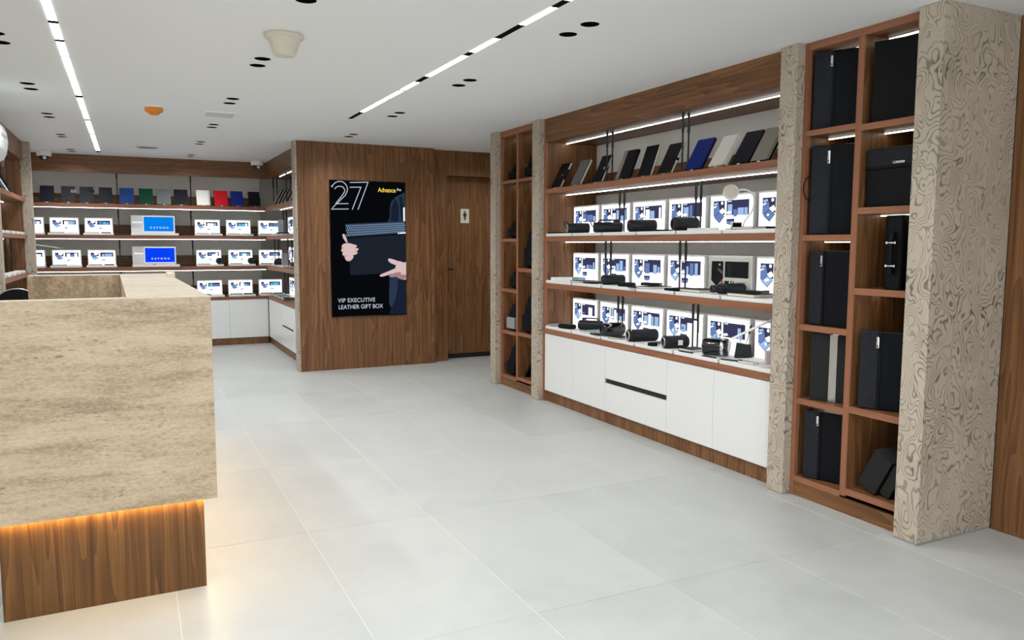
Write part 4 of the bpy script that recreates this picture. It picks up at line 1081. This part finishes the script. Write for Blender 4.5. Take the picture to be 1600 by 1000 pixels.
def bottle(label, loc, rz, L=.24, r=.034, body='gloss', group='speakers and bottles on the trays', band=None):
    o = thing('vacuum_flask', label, 'flask', loc, (0, 0, rz), group)
    c = (0, 0, r); h = L / 2
    MB().lathe([(r * .88, -h), (r, -h + .006), (r, h * .45), (r * .92, h * .55), (r * .62, h * .66)], axis=0, c=c, n=24).build('body', body, o, own=1)
    MB().lathe([(r * .66, h * .64), (r * .72, h * .68), (r * .72, h * .97), (r * .6, h)], axis=0, c=c, n=24).build('cap', 'black', o, own=1)
    if band: MB().lathe([(r * 1.02, h * .30), (r * 1.03, h * .33), (r * 1.03, h * .42), (r * 1.02, h * .45)], axis=0, c=c, n=24).build('band', band, o, own=1)
    return o
def slab(name, label, cat, loc, rz, w, d, t, m, edge=None, group=None, bev=.003):
    """a flat item lying down: local x right, y deep"""
    o = thing(name, label, cat, loc, (0, 0, rz), group)
    if edge:
        MB().box(-w / 2, w / 2, -d / 2, d / 2, 0, .002).box(-w / 2, w / 2, -d / 2, d / 2, t - .002, t).box(-w / 2, -w / 2 + .002, -d / 2, d / 2, 0, t).build('cover', m, o, own=1)
        box(-w / 2 + .002, w / 2 - .003, -d / 2 + .003, d / 2 - .003, .002, t - .002).build('pages', edge, o, own=1)
    else:
        box(-w / 2, w / 2, -d / 2, d / 2, 0, t).build('body', m, o, own=1, bevel=bev)
        if cat in ('phone', 'power bank'): box(-w / 2 + .006, w / 2 - .006, -d / 2 + .006, d / 2 - .006, t, t + .0006).build('top_plate', 'gloss', o, own=1)
    return o
def pen(label, loc, rz, m='black'):
    o = thing('ballpoint_pen', label, 'pen', loc, (0, 0, rz), 'pens on the trays')
    c = (0, 0, .005)
    MB().lathe([(.0012, -.07), (.0042, -.055), (.005, -.05), (.005, .062), (.0035, .068)], axis=0, c=c, n=12).build('barrel', m, o, own=1)
    MB().box(.02, .062, -.0012, .0012, .010, .0115).box(.056, .062, -.0012, .0012, .008, .0115).build('clip', 'silver', o, own=1)
    return o
for (kind, x, y, z, rz, kw) in PRODUCTS:
    f = {'speaker': speaker, 'bottle': bottle, 'pen': pen}.get(kind)
    kw = dict(kw); lab = kw.pop('label')
    if f: f(lab, (x, y, z), rz, **kw)
    else: slab(kind, lab, kw.pop('cat'), (x, y, z), rz, **kw)

# gooseneck lamp on the upper lit shelf
def gooseneck_lamp(loc, rz):
    o = thing('gooseneck_lamp', 'white gooseneck lamp with a round head on the upper lit shelf', 'lamp', loc, (0, 0, rz))
    box(-.075, .06, -.045, .045, 0, .012).build('base', 'white', o, own=1, bevel=.004)
    MB().box(-.055, .015, -.03, .0, .012, .052).build('clock_body', 'white', o, own=1, bevel=.003)
    MB().box(-.050, .010, -.0308, -.0295, .018, .046).build('clock_face', 'gloss', o, own=1)
    pts = [(.03, 0, .01), (.045, 0, .06), (.085, 0, .115), (.105, 0, .17), (.10, 0, .225), (.06, 0, .262), (.01, 0, .268), (-.02, -.004, .258)]
    P = [Vector(p) for p in pts]; sm = []
    for i in range(len(P) - 1):
        a, b, c, d = P[max(0, i - 1)], P[i], P[i + 1], P[min(len(P) - 1, i + 2)]
        for k in range(5):
            t = k / 5
            sm.append(.5 * ((2 * b) + (c - a) * t + (2 * a - 5 * b + 4 * c - d) * t * t + (3 * b - a - 3 * c + d) * t ** 3))
    sm.append(P[-1])
    MB().tube(sm, .0055, 10).build('neck', 'white', o, own=1)
    hd = MB().lathe([(.047, -.008), (.052, -.004), (.052, .012), (.044, .022), (.012, .026)], axis=1, n=32)
    hd.build('head', 'white', o, own=1, xf=Matrix.Translation((-.062, -.012, .252)) @ Matrix.Rotation(radians(-12), 4, 'X') @ Matrix.Rotation(radians(-14), 4, 'Z'))
    MB().lathe([(.045, -.0095), (.045, -.0078)], axis=1, n=32).build('lamp_lens', 'cream', o, own=1, xf=Matrix.Translation((-.062, -.012, .252)) @ Matrix.Rotation(radians(-12), 4, 'X') @ Matrix.Rotation(radians(-14), 4, 'Z'))
    return o
gooseneck_lamp((3.70, 4.095, 1.5995), radians(-22))

# pen holder with two pens
o = thing('pen_holder', 'black faceted pen holder on the countertop of the right wall', 'pen holder', (3.768, 4.085, .7275), (0, 0, radians(-40)))
b = MB()
b.add([(-.058, -.038, 0), (.058, -.038, 0), (.058, .038, 0), (-.058, .038, 0), (-.045, -.028, .10), (.05, -.028, .088), (.05, .03, .088), (-.045, .03, .10)],
      [(0, 3, 2, 1), (0, 1, 4), (1, 5, 4), (1, 2, 6, 5), (2, 3, 7, 6), (3, 0, 4, 7), (4, 5, 6, 7)])
b.build('cup', 'rubber', o, own=1, bevel=.002)
for k, (dx, a) in enumerate(((-.02, .10), (.022, .22))):
    p = thing('ballpoint_pen', ('upright pen with a dark cap, left one in the faceted holder', 'slanted pen with a dark cap, right one in the faceted holder')[k], 'pen', (3.768 + dx * .77, 4.085 - dx * .64, .8330), (0, a, radians(-40)), 'pens in the holder')
    MB().lathe([(.003, -.004), (.004, .01), (.004, .06)], n=10).build('barrel', 'silver', p, own=1)
    MB().lathe([(.006, .06), (.007, .08), (.006, .115), (.002, .125)], n=10).build('cap', 'black', p, own=1)

# desk lamps: blush pink base with a white bar arm
def bar_lamp(label, loc, rz, length, col, tilt):
    o = thing('bar_lamp', label, 'lamp', loc, (0, 0, rz))
    MB().lathe([(.070, 0), (.072, .006), (.070, .018), (.066, .020)], n=32).build('base', col, o, own=1)
    MB().prism([(-.032 , -.014), (.032, -.014), (.036, 0), (.032, .014), (-.032, .014), (-.036, 0)], 2, .018, .105).build('speaker_post', col, o, own=1, bevel=.006)
    MB().tube([(.0, 0, .10), (.0, 0, .30)], .006, 10).build('stem', col, o, own=1)
    ex, ez = -length * cos(tilt), .30 - length * sin(tilt)
    MB().tube([(0, 0, .30), (ex, 0, ez)], .0075, 10).build('bar_head', 'white', o, own=1)
    return o
bar_lamp('blush pink lamp base with a white bar arm, by the burl post on the countertop', (3.625, 3.685, .7275), radians(-32), .27, 'blush', radians(27))
bar_lamp('lamp with a slanted white bar, on the lower back shelf by the left post', (-1.22, 12.33, 1.1955), radians(180), .36, 'white', radians(10))

# ------------------------------------------------------------------ leather cases in the near cubby shelf
def case(label, x, y, z, a, w, h, d, style, skin='leather2'):
    """lower left front corner at (x, y, z); a: how far the right side is turned into the shelf"""
    o = thing('leather_case', label, 'case', (x, y, z), (0, 0, -pi / 2 + radians(a)), 'black leather cases in the near cubby shelf')
    if style == 'side':
        f = w * .31
        box(f + .003, w, 0, d, 0, h).build('body', skin, o, own=1, bevel=.006)
        box(0, f, -.004, d - .004, .001, h - .001).build('woven_flap', 'weave', o, own=1, bevel=.008)
        box(f - .002, f + .012, -.0055, .004, .002, h - .002).build('seam_strip', 'leather', o, own=1, bevel=.0015)
        MB().prism([(f - .014, h * .79), (f, h * .79), (f, h * .935), (f - .014, h * .935)], 1, -.010, -.003).build('clasp', 'chrome', o, own=1, bevel=.003)
        box(f - .010, f - .004, -.0108, -.0098, h * .80, h * .83).build('clasp_slot', 'black', o, own=1)
    elif style == 'top':
        f = h * .33
        box(0, w, 0, d, 0, h - f - .002).build('body', 'leather', o, own=1, bevel=.008)
        box(-.001, w + .001, -.005, d, h - f, h).build('woven_flap', 'weave', o, own=1, bevel=.012)
        box(.002, w - .002, -.0065, .004, h - f - .006, h - f + .004).build('seam_strip', 'leather', o, own=1, bevel=.0015)
        box(w * .58, w * .83, -.011, -.004, h - f + .014, h - f + .027).build('clasp', 'chrome', o, own=1, bevel=.003)
        box(w * .60, w * .64, -.0118, -.0106, h - f + .017, h - f + .024).build('clasp_slot', 'black', o, own=1)
    elif style == 'plain':
        box(0, w, 0, d, 0, h).build('body', 'leather', o, own=1, bevel=.004)
        box(.002, w + .002, d + .001, d + .016, .002, h - .002).build('back_cover', 'leather', o, own=1, bevel=.003)
    elif style == 'band':
        box(0, w * .40, 0, d, 0, h).build('left_cover', 'card', o, own=1, bevel=.003)
        box(w * .405, w * .565, .002, d - .002, .002, h - .002).build('silver_band', 'silver', o, own=1)
        box(w * .57, w, .001, d, 0, h).build('right_cover', 'card', o, own=1, bevel=.003)
    return o
Z3 = .0006
case('leather case with woven side flap in the top left cubby', 3.552, 3.348, 2.154 + Z3, 31, .33, .436, .08, 'side')
c = case('leather case with woven flap and a loop handle, second left cubby from the top', 3.552, 3.342, 1.557 + Z3, 31, .33, .510, .08, 'side')
MB().tube([(-.001, .008, .34), (-.022, -.012, .325), (-.034, -.022, .285), (-.034, -.022, .25), (-.022, -.012, .21), (-.001, .008, .195)], .0035, 8).build('loop_handle', 'leather', c, own=1)
case('leather case with woven flap, third left cubby from the top', 3.575, 3.346, 1.034 + Z3, 4, .295, .432, .08, 'side')
case('plain black case with a silver band down its front, fourth left cubby', 3.562, 3.302, .594 + Z3, 20, .27, .392, .075, 'band')
case('leather case with woven flap in the bottom left cubby', 3.562, 3.332, .120 + Z3, 17, .30, .408, .08, 'side')
case('large plain black case leaning in the top right cubby', 3.562, 2.958, 2.142 + Z3, 16, .285, .420, .05, 'plain')
case('leather bag with woven top flap and a level chrome clasp, second right cubby', 3.575, 2.985, 1.700 + Z3, 0, .29, .306, .09, 'top')
case('tallest-looking leather case with woven flap, fourth right cubby from the top', 3.550, 2.950, .612 + Z3, 26, .31, .425, .08, 'side')
# the narrow briefcase, its handle side out
o = thing('briefcase', 'narrow black briefcase showing its handle and two chrome rings, third right cubby', 'case', (3.575, 2.803, 1.266 + Z3))
b = MB().prism([(.02, .058), (0, .024), (0, -.050), (.012, -.058), (.33, -.058), (.33, .058)], 2, 0, .388)
b.build('shell', 'leather', o, own=1, bevel=.003)
MB().tube([(.0, -.012, .085), (-.012, -.012, .092), (-.020, -.012, .12), (-.024, -.012, .19), (-.020, -.012, .26), (-.012, -.012, .288), (0, -.012, .295)], .011, 10).build('handle', 'leather2', o, own=1)
for z in (.125, .245):
    MB().tube([(-.026, -.036, z), (-.030, -.012, z), (-.026, .012, z)], .0042, 8).lathe([(.0065, -.006), (.0065, .006)], c=(-.026, -.037, z), n=10).lathe([(.0065, -.006), (.0065, .006)], c=(-.026, .013, z), n=10).build('chrome_ring', 'chrome', o, own=1)
for z0, z1 in ((.062, .10), (.28, .318)):
    box(-.003, .001, -.032, .008, z0, z1).build('handle_mount', 'leather2', o, own=1, bevel=.003)
# black card boxes slumped to the right in the bottom right cubby
def lean_box(label, y, z, x0, x1, w, h, a):
    o = thing('card_box', label, 'box', (x0, y, z), (radians(a), 0, 0), 'black card boxes in the bottom right cubby')
    box(0, x1 - x0, 0, w, 0, h * .62).build('box_base', 'card', o, own=1, bevel=.0015)
    box(-.001, x1 - x0 + .001, -.001, w + .001, h * .625, h).build('box_lid', 'card', o, own=1, bevel=.0015)
lean_box('black card box leaning right in the bottom right cubby, front one', 2.838, .1468, 3.572, 3.745, .118, .225, 27)
lean_box('thin black card box behind the front leaning box edge, against the post', 2.757, .1468, 3.580, 3.745, .060, .190, 27)
lean_box('black card box leaning right, middle one of the bottom right cubby', 2.824, .1468, 3.765, 3.875, .13, .285, 27)
lean_box('black card box leaning right, deepest in the bottom right cubby', 2.816, .1468, 3.895, 4.03, .13, .33, 27)

# ------------------------------------------------------------------ backpacks in the far cubby shelf
def backpack(label, x, y, z, w, d, h, pocket='fabric', top=.6, lean=0, tall=False):
    """faces the room (-x)"""
    o = thing('backpack', label, 'bag', (x, y, z), (radians(lean), 0, 0), 'black bags in the far cubby shelf')
    def ring(zz, sw, sd, dx=0):
        r = []
        for i in range(20):
            a = 2 * pi * i / 20; ca, sa = cos(a), sin(a)
            q = lambda v: math.copysign(abs(v) ** .55, v)
            r.append((dx + sd / 2 * q(ca), sw / 2 * q(sa), zz))
        return r
    rs = [ring(0, w * .86, d * .8), ring(.012, w * .98, d * .96), ring(h * .3, w, d), ring(h * .62, w * .97, d * .92, .005), ring(h * .85, w * (top + .25), d * .74, .015), ring(h * .96, w * top * .9, d * .5, .022), ring(h, w * top * .6, d * .3, .026)]
    MB().rings(rs).build('body', 'fabric', o, own=1)
    box(-d / 2 - .022, -d / 2 + .03, -w * .36, w * .36, .02, h * .45).build('front_pocket', pocket, o, own=1, bevel=.014, seg=3)
    MB().tube([(.03, -.03, h * .985), (.03, -.02, h + .018), (.03, .02, h + .018), (.03, .03, h * .985)], .006, 8).build('grab_handle', 'fabric', o, own=1)
    MB().tube([(-d / 2 + .012, w * .36, h * .58), (-d * .42, 0, h * .72), (-d / 2 + .012, -w * .36, h * .58)], .0025, 6).build('zip', 'black', o, own=1)
    return o
backpack('small black bag in the top left far cubby', 3.70, 7.33, 2.1546, .24, .20, .20)
backpack('black tapering bag in the second left far cubby', 3.70, 7.33, 1.5576, .25, .20, .24, top=.35)
backpack('black tapering bag in the third left far cubby', 3.71, 7.31, 1.0346, .25, .20, .27, top=.45)
backpack('black backpack with a grey front pocket, fourth left far cubby', 3.68, 7.33, .5946, .25, .20, .31, pocket='grey')
backpack('slate black backpack in the bottom left far cubby', 3.68, 7.33, .1206, .25, .20, .32, top=.75)
backpack('small black bag in the top right far cubby', 3.69, 6.94, 2.1546, .25, .20, .24, top=.75)
backpack('tall black backpack in the second right far cubby', 3.69, 6.94, 1.2586, .26, .20, .46)
backpack('tall black backpack in the third right far cubby', 3.67, 6.94, .6046, .27, .20, .42)
o = thing('laptop_sleeve', 'flat black sleeve leaning in the bottom right far cubby', 'bag', (3.60, 6.775, .1406), (radians(0), 0, 0))
c = MB().add([(0, .30, .001), (.30, .30, .001), (.30, .02, .33), (0, .02, .33), (0, .285, 0), (.30, .285, 0), (.30, 0, .32), (0, 0, .32)],
             [(0, 1, 2, 3), (7, 6, 5, 4), (0, 4, 5, 1), (1, 5, 6, 2), (2, 6, 7, 3), (3, 7, 4, 0)])
c.build('sleeve', 'leather', o, own=1, bevel=.004)
MB().tube([(-.002, .27, .03), (-.004, .14, .18), (-.002, .03, .31)], .003, 6).build('zip', 'black', o, own=1)

# ------------------------------------------------------------------ advertising screen on the walnut partition
def ad_screen():
    X0, X1, Z0, Z1, Y = 2.130, 3.042, .637, 2.238, 9.22
    o = thing('advertising_screen', 'tall advertising screen showing a man holding a leather case', 'screen', ((X0 + X1) / 2, Y, Z0), room=True)
    MB().box(X0 - .008, X1 + .008, Y - .012, Y - .0005, Z0 - .008, Z1 + .008).build('bezel', 'gloss', o, bevel=.002)
    W, Hh = X1 - X0, Z1 - Z0
    lay = [0]
    def at(a, b):   # drawing grid of the picture, 652 wide by 1000 high, to the screen plane
        t = (b - 60) / 905.
        u = (a - (60 + 30 * t)) / ((570 + 15 * t) - (60 + 30 * t))
        v = (b - (48 + 25 * u)) / ((978 - 20 * u) - (48 + 25 * u))
        return X0 + min(1, max(0, u)) * W, Z1 - min(1, max(0, v)) * Hh
    def P(m, pts, name=None, mats=None):
        lay[0] += 1
        y = Y - .0122 - .00012 * lay[0]
        q = [(at(*p)[0], y, at(*p)[1]) for p in pts]
        ar = sum(q[i - 1][0] * q[i][2] - q[i][0] * q[i - 1][2] for i in range(len(q)))
        if ar < 0: q = q[::-1]
        m.flat(q, mats or 0)
    def smooth(pts, n=4):
        out = []; k = len(pts)
        for i in range(k):
            a, b, c, d = pts[i - 1], pts[i], pts[(i + 1) % k], pts[(i + 2) % k]
            for s in range(n):
                t = s / n
                out.append(tuple(.5 * (2 * b[j] + (c[j] - a[j]) * t + (2 * a[j] - 5 * b[j] + 4 * c[j] - d[j]) * t * t + (3 * b[j] - a[j] - 3 * c[j] + d[j]) * t ** 3) for j in (0, 1)))
        return out
    m = MB(); P(m, [(60, 48), (570, 73), (585, 958), (90, 978)]); m.build('panel', 's_black', o)
    m = MB()
    P(m, [(470, 215), (482, 190), (508, 165), (560, 142), (580, 136), (580, 340), (455, 336), (466, 300)], mats=0)
    P(m, [(478, 230), (492, 196), (512, 178), (530, 240), (528, 336), (472, 336)], mats=1)
    P(m, [(532, 170), (552, 160), (566, 240), (562, 336), (548, 336)], mats=1)
    P(m, [(560, 238), (580, 234), (580, 336), (562, 336)], mats=2)
    m.build('picture_of_suit', ['s_suit', 's_suit2', 's_white', 's_suit2'], o)
    m = MB()
    P(m, [(470, 690), (530, 690), (526, 780), (512, 850), (492, 905), (478, 912), (468, 890), (466, 800)], mats=0)
    P(m, [(528, 690), (586, 690), (586, 955), (470, 958), (480, 915), (500, 890), (520, 820)], mats=3)
    m.build('picture_of_jacket_hem', ['s_suit', 's_suit2', 's_white', 's_suit2'], o)
    m = MB()
    P(m, [(182, 436), (580, 418), (580, 672), (204, 692)], mats=0)
    P(m, [(190, 446), (380, 438), (380, 680), (206, 690)], mats=0)
    P(m, [(165, 344), (580, 328), (580, 408), (176, 432)], mats=1)
    P(m, [(178, 433), (580, 409), (580, 416), (180, 441)], mats=3)
    for r in range(5):
        for c in range(32):
            f = (c + .5 * (r % 2)) / 32; x = 172 + f * 400
            y = 352 - 15 * f + r * 15.5 - 2.2 * r * f
            P(m, [(x, y), (x + 9, y + 1), (x + 5, y + 12), (x - 1, y + 7)], mats=2)
    P(m, [(520, 404), (576, 401), (576, 411), (520, 414)], mats=4)
    P(m, [(528, 406), (536, 405.5), (536, 410), (528, 410.5)], mats=5)
    m.build('picture_of_case', ['s_case', 's_case2', 's_weave', 's_black', 's_white', 's_case'], o)
    m = MB()
    P(m, smooth([(146, 415), (158, 412), (172, 440), (180, 470), (166, 462), (150, 436)]), mats=0)
    P(m, smooth([(148, 480), (196, 474), (220, 500), (206, 586), (176, 594), (156, 560), (142, 520)]), mats=1)
    for pts in ([(146, 486), (176, 473), (236, 487), (240, 498), (222, 506), (150, 504)], [(141, 514), (170, 504), (246, 508), (250, 520), (232, 529), (150, 532)],
                [(148, 540), (172, 530), (240, 531), (244, 543), (226, 553), (158, 558)], [(164, 567), (182, 558), (214, 556), (220, 566), (206, 588), (176, 592)]):
        P(m, smooth(pts), mats=0)
    m.build('picture_of_hand', ['s_skin', 's_skin2'], o)
    m = MB()
    P(m, smooth([(520, 600), (560, 606), (588, 612), (588, 712), (550, 720), (516, 704), (500, 668)]), mats=0)
    P(m, smooth([(454, 584), (470, 580), (520, 596), (536, 616), (512, 624), (466, 606)]), mats=0)
    P(m, smooth([(398, 694), (410, 684), (470, 660), (520, 640), (530, 664), (470, 686), (412, 702)]), mats=0)
    P(m, smooth([(462, 694), (500, 676), (540, 672), (540, 694), (500, 704), (470, 704)]), mats=1)
    P(m, smooth([(516, 704), (540, 690), (586, 690), (586, 712), (548, 721)]), mats=1)
    m.build('picture_of_hand', ['s_skin', 's_skin2'], o)
    # "27" drawn as a double line
    m = MB()
    def stroke(pts, w=5.5):
        for i in range(len(pts) - 1):
            (x0, y0), (x1, y1) = pts[i], pts[i + 1]
            L = math.hypot(x1 - x0, y1 - y0) or 1; dx, dy = (x1 - x0) / L, (y1 - y0) / L
            px, py = -dy * w / 2, dx * w / 2; ex, ey = dx * w * .3, dy * w * .3
            P(m, [(x0 - ex + px, y0 - ey + py), (x1 + ex + px, y1 + ey + py), (x1 + ex - px, y1 + ey - py), (x0 - ex - px, y0 - ey - py)])
    def arc(cx, cy, rx, ry, a0, a1, n=14): return [(cx + rx * cos(radians(a0 + (a1 - a0) * i / n)), cy + ry * sin(radians(a0 + (a1 - a0) * i / n))) for i in range(n + 1)]
    stroke(arc(122, 112, 52, 54, 200, 375) + [(160, 152), (78, 234)])
    stroke(arc(122, 120, 34, 30, 205, 380) + [(140, 152), (98, 206)])
    stroke([(98, 207), (180, 207)]); stroke([(70, 243), (182, 243)]); stroke([(70, 85), (72, 96)])
    stroke([(190, 66), (312, 66), (246, 247)]); stroke([(190, 98), (264, 98), (208, 246)])
    m.build('numeral_27', 's_pale', o)
    def line(txt, a, b, size, mname, name, bold, sx, space=1.0):
        x, z = at(a, b); cz = ORIG[o.name]
        return text_mesh(txt, size, name, mname, o, (x - cz[0], Y - .026 - cz[1] + .0, z - cz[2]), FRONT, bold, space=space, xscale=sx)
    for t in [('Advance', 382, 131, .076, 's_yellow', 'brand_text', .0011, .84), ('Pro', 513, 126, .046, 's_white', 'brand_text_small', .0002, .80),
              ('VIP EXECUTIVE', 124, 879, .070, 's_pale', 'caption_line', .0005, .93, 1.04), ('LEATHER GIFT BOX', 127, 925, .070, 's_pale', 'caption_line', .0005, .885, 1.0)]:
        line(*t)
ad_screen()

# restroom sign on the door
o = thing('restroom_sign', 'pale restroom sign with a black standing man on the walnut door', 'sign', (4.012, 9.4995, 1.88 - .092), room=True)
X, Zc = 3.952, 1.864
box(X - .060, X + .060, 9.4955, 9.4995, Zc - .092, Zc + .092).build('plate', 'sign', o, bevel=.001)
b = MB(); y = 9.4953
b.flat([(X + .0125 * cos(-a * pi / 8), y, Zc + .050 + .0125 * sin(-a * pi / 8)) for a in range(16)][::-1])
def quad(x0, x1, z0, z1): b.flat([(X + x0, y, Zc + z0), (X + x1, y, Zc + z0), (X + x1, y, Zc + z1), (X + x0, y, Zc + z1)])
quad(-.015, .015, -.010, .034); quad(-.025, -.017, -.006, .032); quad(.017, .025, -.006, .032); quad(-.0235, .0235, .030, .036); quad(-.014, -.0012, -.050, -.0101); quad(.0012, .014, -.050, -.0101)
b.build('man_symbol', 'black', o)
b = MB()
for z0 in (.076, -.066): b.flat([(X - .016, y, Zc + z0), (X + .016, y, Zc + z0), (X + .016, y, Zc + z0 + .005), (X - .016, y, Zc + z0 + .005)])
b.build('fine_print', 'grey', o)

# ------------------------------------------------------------------ things on the ceiling
def on_ceiling(name, label, cat, x, y): return thing(name, label, cat, (x, y, ceil_z(y)))
o = on_ceiling('ceiling_cone', 'large cream funnel-shaped fitting on the ceiling, nearest to the viewer', 'ceiling fitting', .818, 4.563)
MB().lathe([(.100, 0), (.106, -.006), (.108, -.016), (.102, -.024), (.088, -.028)], n=40).build('flange', 'cream', o, own=1)
MB().lathe([(.088, -.026), (.084, -.04), (.062, -.108), (.056, -.116), (.045, -.119)], n=40).build('cone_body', 'cream', o, own=1)
o = on_ceiling('smoke_detector', 'orange smoke detector with a white base on the ceiling', 'smoke detector', .238, 7.50)
MB().lathe([(.082, 0), (.083, -.006), (.078, -.012)], n=32).build('base', 'white', o, own=1)
MB().lathe([(.070, -.012), (.074, -.022), (.072, -.040), (.064, -.048)], n=32).build('orange_ring', 'orange', o, own=1)
MB().lathe([(.046, -.048), (.042, -.066), (.030, -.070)], n=32).build('sensor_cap', 'orange', o, own=1)
o = on_ceiling('air_vent', 'square white air vent on the ceiling', 'vent', .784, 7.66)
MB().box(-.15, .15, -.15, -.122, -.010, 0).box(-.15, .15, .122, .15, -.010, 0).box(-.15, -.122, -.122, .122, -.010, 0).box(.122, .15, -.122, .122, -.010, 0).build('frame', 'white', o, own=1, bevel=.002)
box(-.122, .122, -.122, .122, -.002, -.0005).build('duct_back', 'grey', o, own=1)
for k in range(10):
    y = -.11 + k * .0244
    MB().add([(-.121, y - .009, -.0025), (.121, y - .009, -.0025), (.121, y + .009, -.009), (-.121, y + .009, -.009), (-.121, y - .008, -.0015), (.121, y - .008, -.0015), (.121, y + .010, -.008), (-.121, y + .010, -.008)],
             [(0, 3, 2, 1), (4, 5, 6, 7), (0, 1, 5, 4), (1, 2, 6, 5), (2, 3, 7, 6), (3, 0, 4, 7)]).build('slat', 'silver', o, own=1)
o = on_ceiling('ceiling_speaker', 'round flat grille on the ceiling near the back wall', 'ceiling speaker', .249, 10.80)
MB().lathe([(.132, 0), (.134, -.004), (.126, -.008), (.118, -.006)], n=40, cap1=False).build('rim', 'white', o, own=1)
MB().lathe([(.118, -.0055), (.06, -.0075), (.002, -.0085)], n=40).build('grille', 'silver', o, own=1)
for lab, x, y in (('white dome camera at the left end of the back shelving', -.95, 11.93), ('white dome camera at the right end of the back shelving', 1.715, 11.95)):
    o = on_ceiling('dome_camera', lab, 'camera', x, y)
    MB().lathe([(.083, 0), (.088, -.008), (.088, -.050), (.080, -.062)], n=32).build('housing', 'white', o, own=1)
    MB().lathe([(.056, -.060), (.056, -.075), (.044, -.098), (.024, -.112), (.004, -.117)], n=28).build('dome', 'gloss', o, own=1)
    MB().lathe([(.022, -.006), (.022, .004)], axis=1, c=(.012, -.052, -.088), n=18).build('lens_ring', 'silver', o, own=1)

# air conditioner high on the left
o = thing('air_conditioner', 'white wall air conditioner high at the left edge', 'air conditioner', (-1.08, 7.22, 2.30), room=True)
prof = [(-1.0795, 2.135), (-1.0795, 2.462), (-.93, 2.462), (-.885, 2.448), (-.866, 2.40), (-.858, 2.32), (-.868, 2.25), (-.895, 2.185), (-.945, 2.142), (-.985, 2.130)]
MB().prism(prof, 1, 6.76, 7.675).build('body', 'white', o, bevel=.006)
MB().add([(-.872, 6.79, 2.235), (-.900, 6.79, 2.172), (-.900, 7.645, 2.172), (-.872, 7.645, 2.235), (-.866, 6.79, 2.232), (-.895, 6.79, 2.169), (-.895, 7.645, 2.169), (-.866, 7.645, 2.232)],
         [(0, 1, 2, 3), (7, 6, 5, 4), (0, 4, 5, 1), (1, 5, 6, 2), (2, 6, 7, 3), (3, 7, 4, 0)]).build('louvre_flap', 'lacquer', o)
for k in range(2): box(-.8595, -.8565, 7.30, 7.58, 2.352 - .018 * k, 2.357 - .018 * k).build('display_line', 'grey', o)

# office chair behind the counter
o = thing('office_chair', 'black office chair with a rounded piped back behind the stone counter', 'chair', (-.785, 6.80, 0))
b = MB()
for k in range(5):
    a = 2 * pi * k / 5 + .3
    b = MB().tube([(.03 * cos(a), .03 * sin(a), .10), (.24 * cos(a), .24 * sin(a), .072)], .018, 8)
    b.build('base_leg', 'black', o, own=1)
    MB().lathe([(.026, -.018), (.030, -.012), (.030, .012), (.026, .018)], axis=0, c=(.24 * cos(a), .24 * sin(a), .0305), n=16).build('caster', 'black', o, own=1)
MB().lathe([(.035, .085), (.035, .20), (.024, .20), (.024, .43)], n=16).build('gas_column', 'black', o, own=1)
box(-.23, .23, -.25, .20, .43, .50).build('seat', 'leather', o, own=1, bevel=.03, seg=4)
ol = [(-.20, .60), (-.215, .75), (-.205, .92), (-.175, 1.02)] + [(.145 * cos(a) , 1.035 + .118 * sin(a)) for a in [pi - pi * k / 14 for k in range(15)]] + [(.175, 1.02), (.205, .92), (.215, .75), (.20, .60)]
b = MB().prism(ol, 1, .19, .25); b.build('backrest', 'leather', o, own=1, bevel=.012, seg=3)
MB().tube([(x, .188, z) for x, z in ol], .0045, 8).build('piping', 'silver', o, own=1)
MB().tube([(0, .0, .44), (0, .20, .45), (0, .27, .55), (0, .255, .72)], .02, 8).build('back_support', 'black', o, own=1)
for s in (-1, 1):
    MB().tube([(s * .20, .05, .45), (s * .245, .05, .50), (s * .245, .05, .66)], .014, 8).box(s * .245 - .03, s * .245 + .03, -.12, .14, .66, .69).build('armrest', 'black', o, own=1, bevel=.004)

# small cream card box on the counter's right edge
o = thing('card_tray', 'small cream card tray on the outer edge of the stone counter', 'tray', (.235, 5.60, 1.2775), (0, 0, CR))
MB().box(-.026, .026, -.035, .035, 0, .004).box(-.026, -.022, -.035, .035, .004, .036).box(.022, .026, -.035, .035, .004, .036).box(-.022, .022, .031, .035, .004, .036).box(-.022, .022, -.035, -.031, .004, .022).build('holder', 'cream', o, own=1)
box(-.020, .020, -.029, .029, .0045, .030).build('cards', 'page', o, own=1)
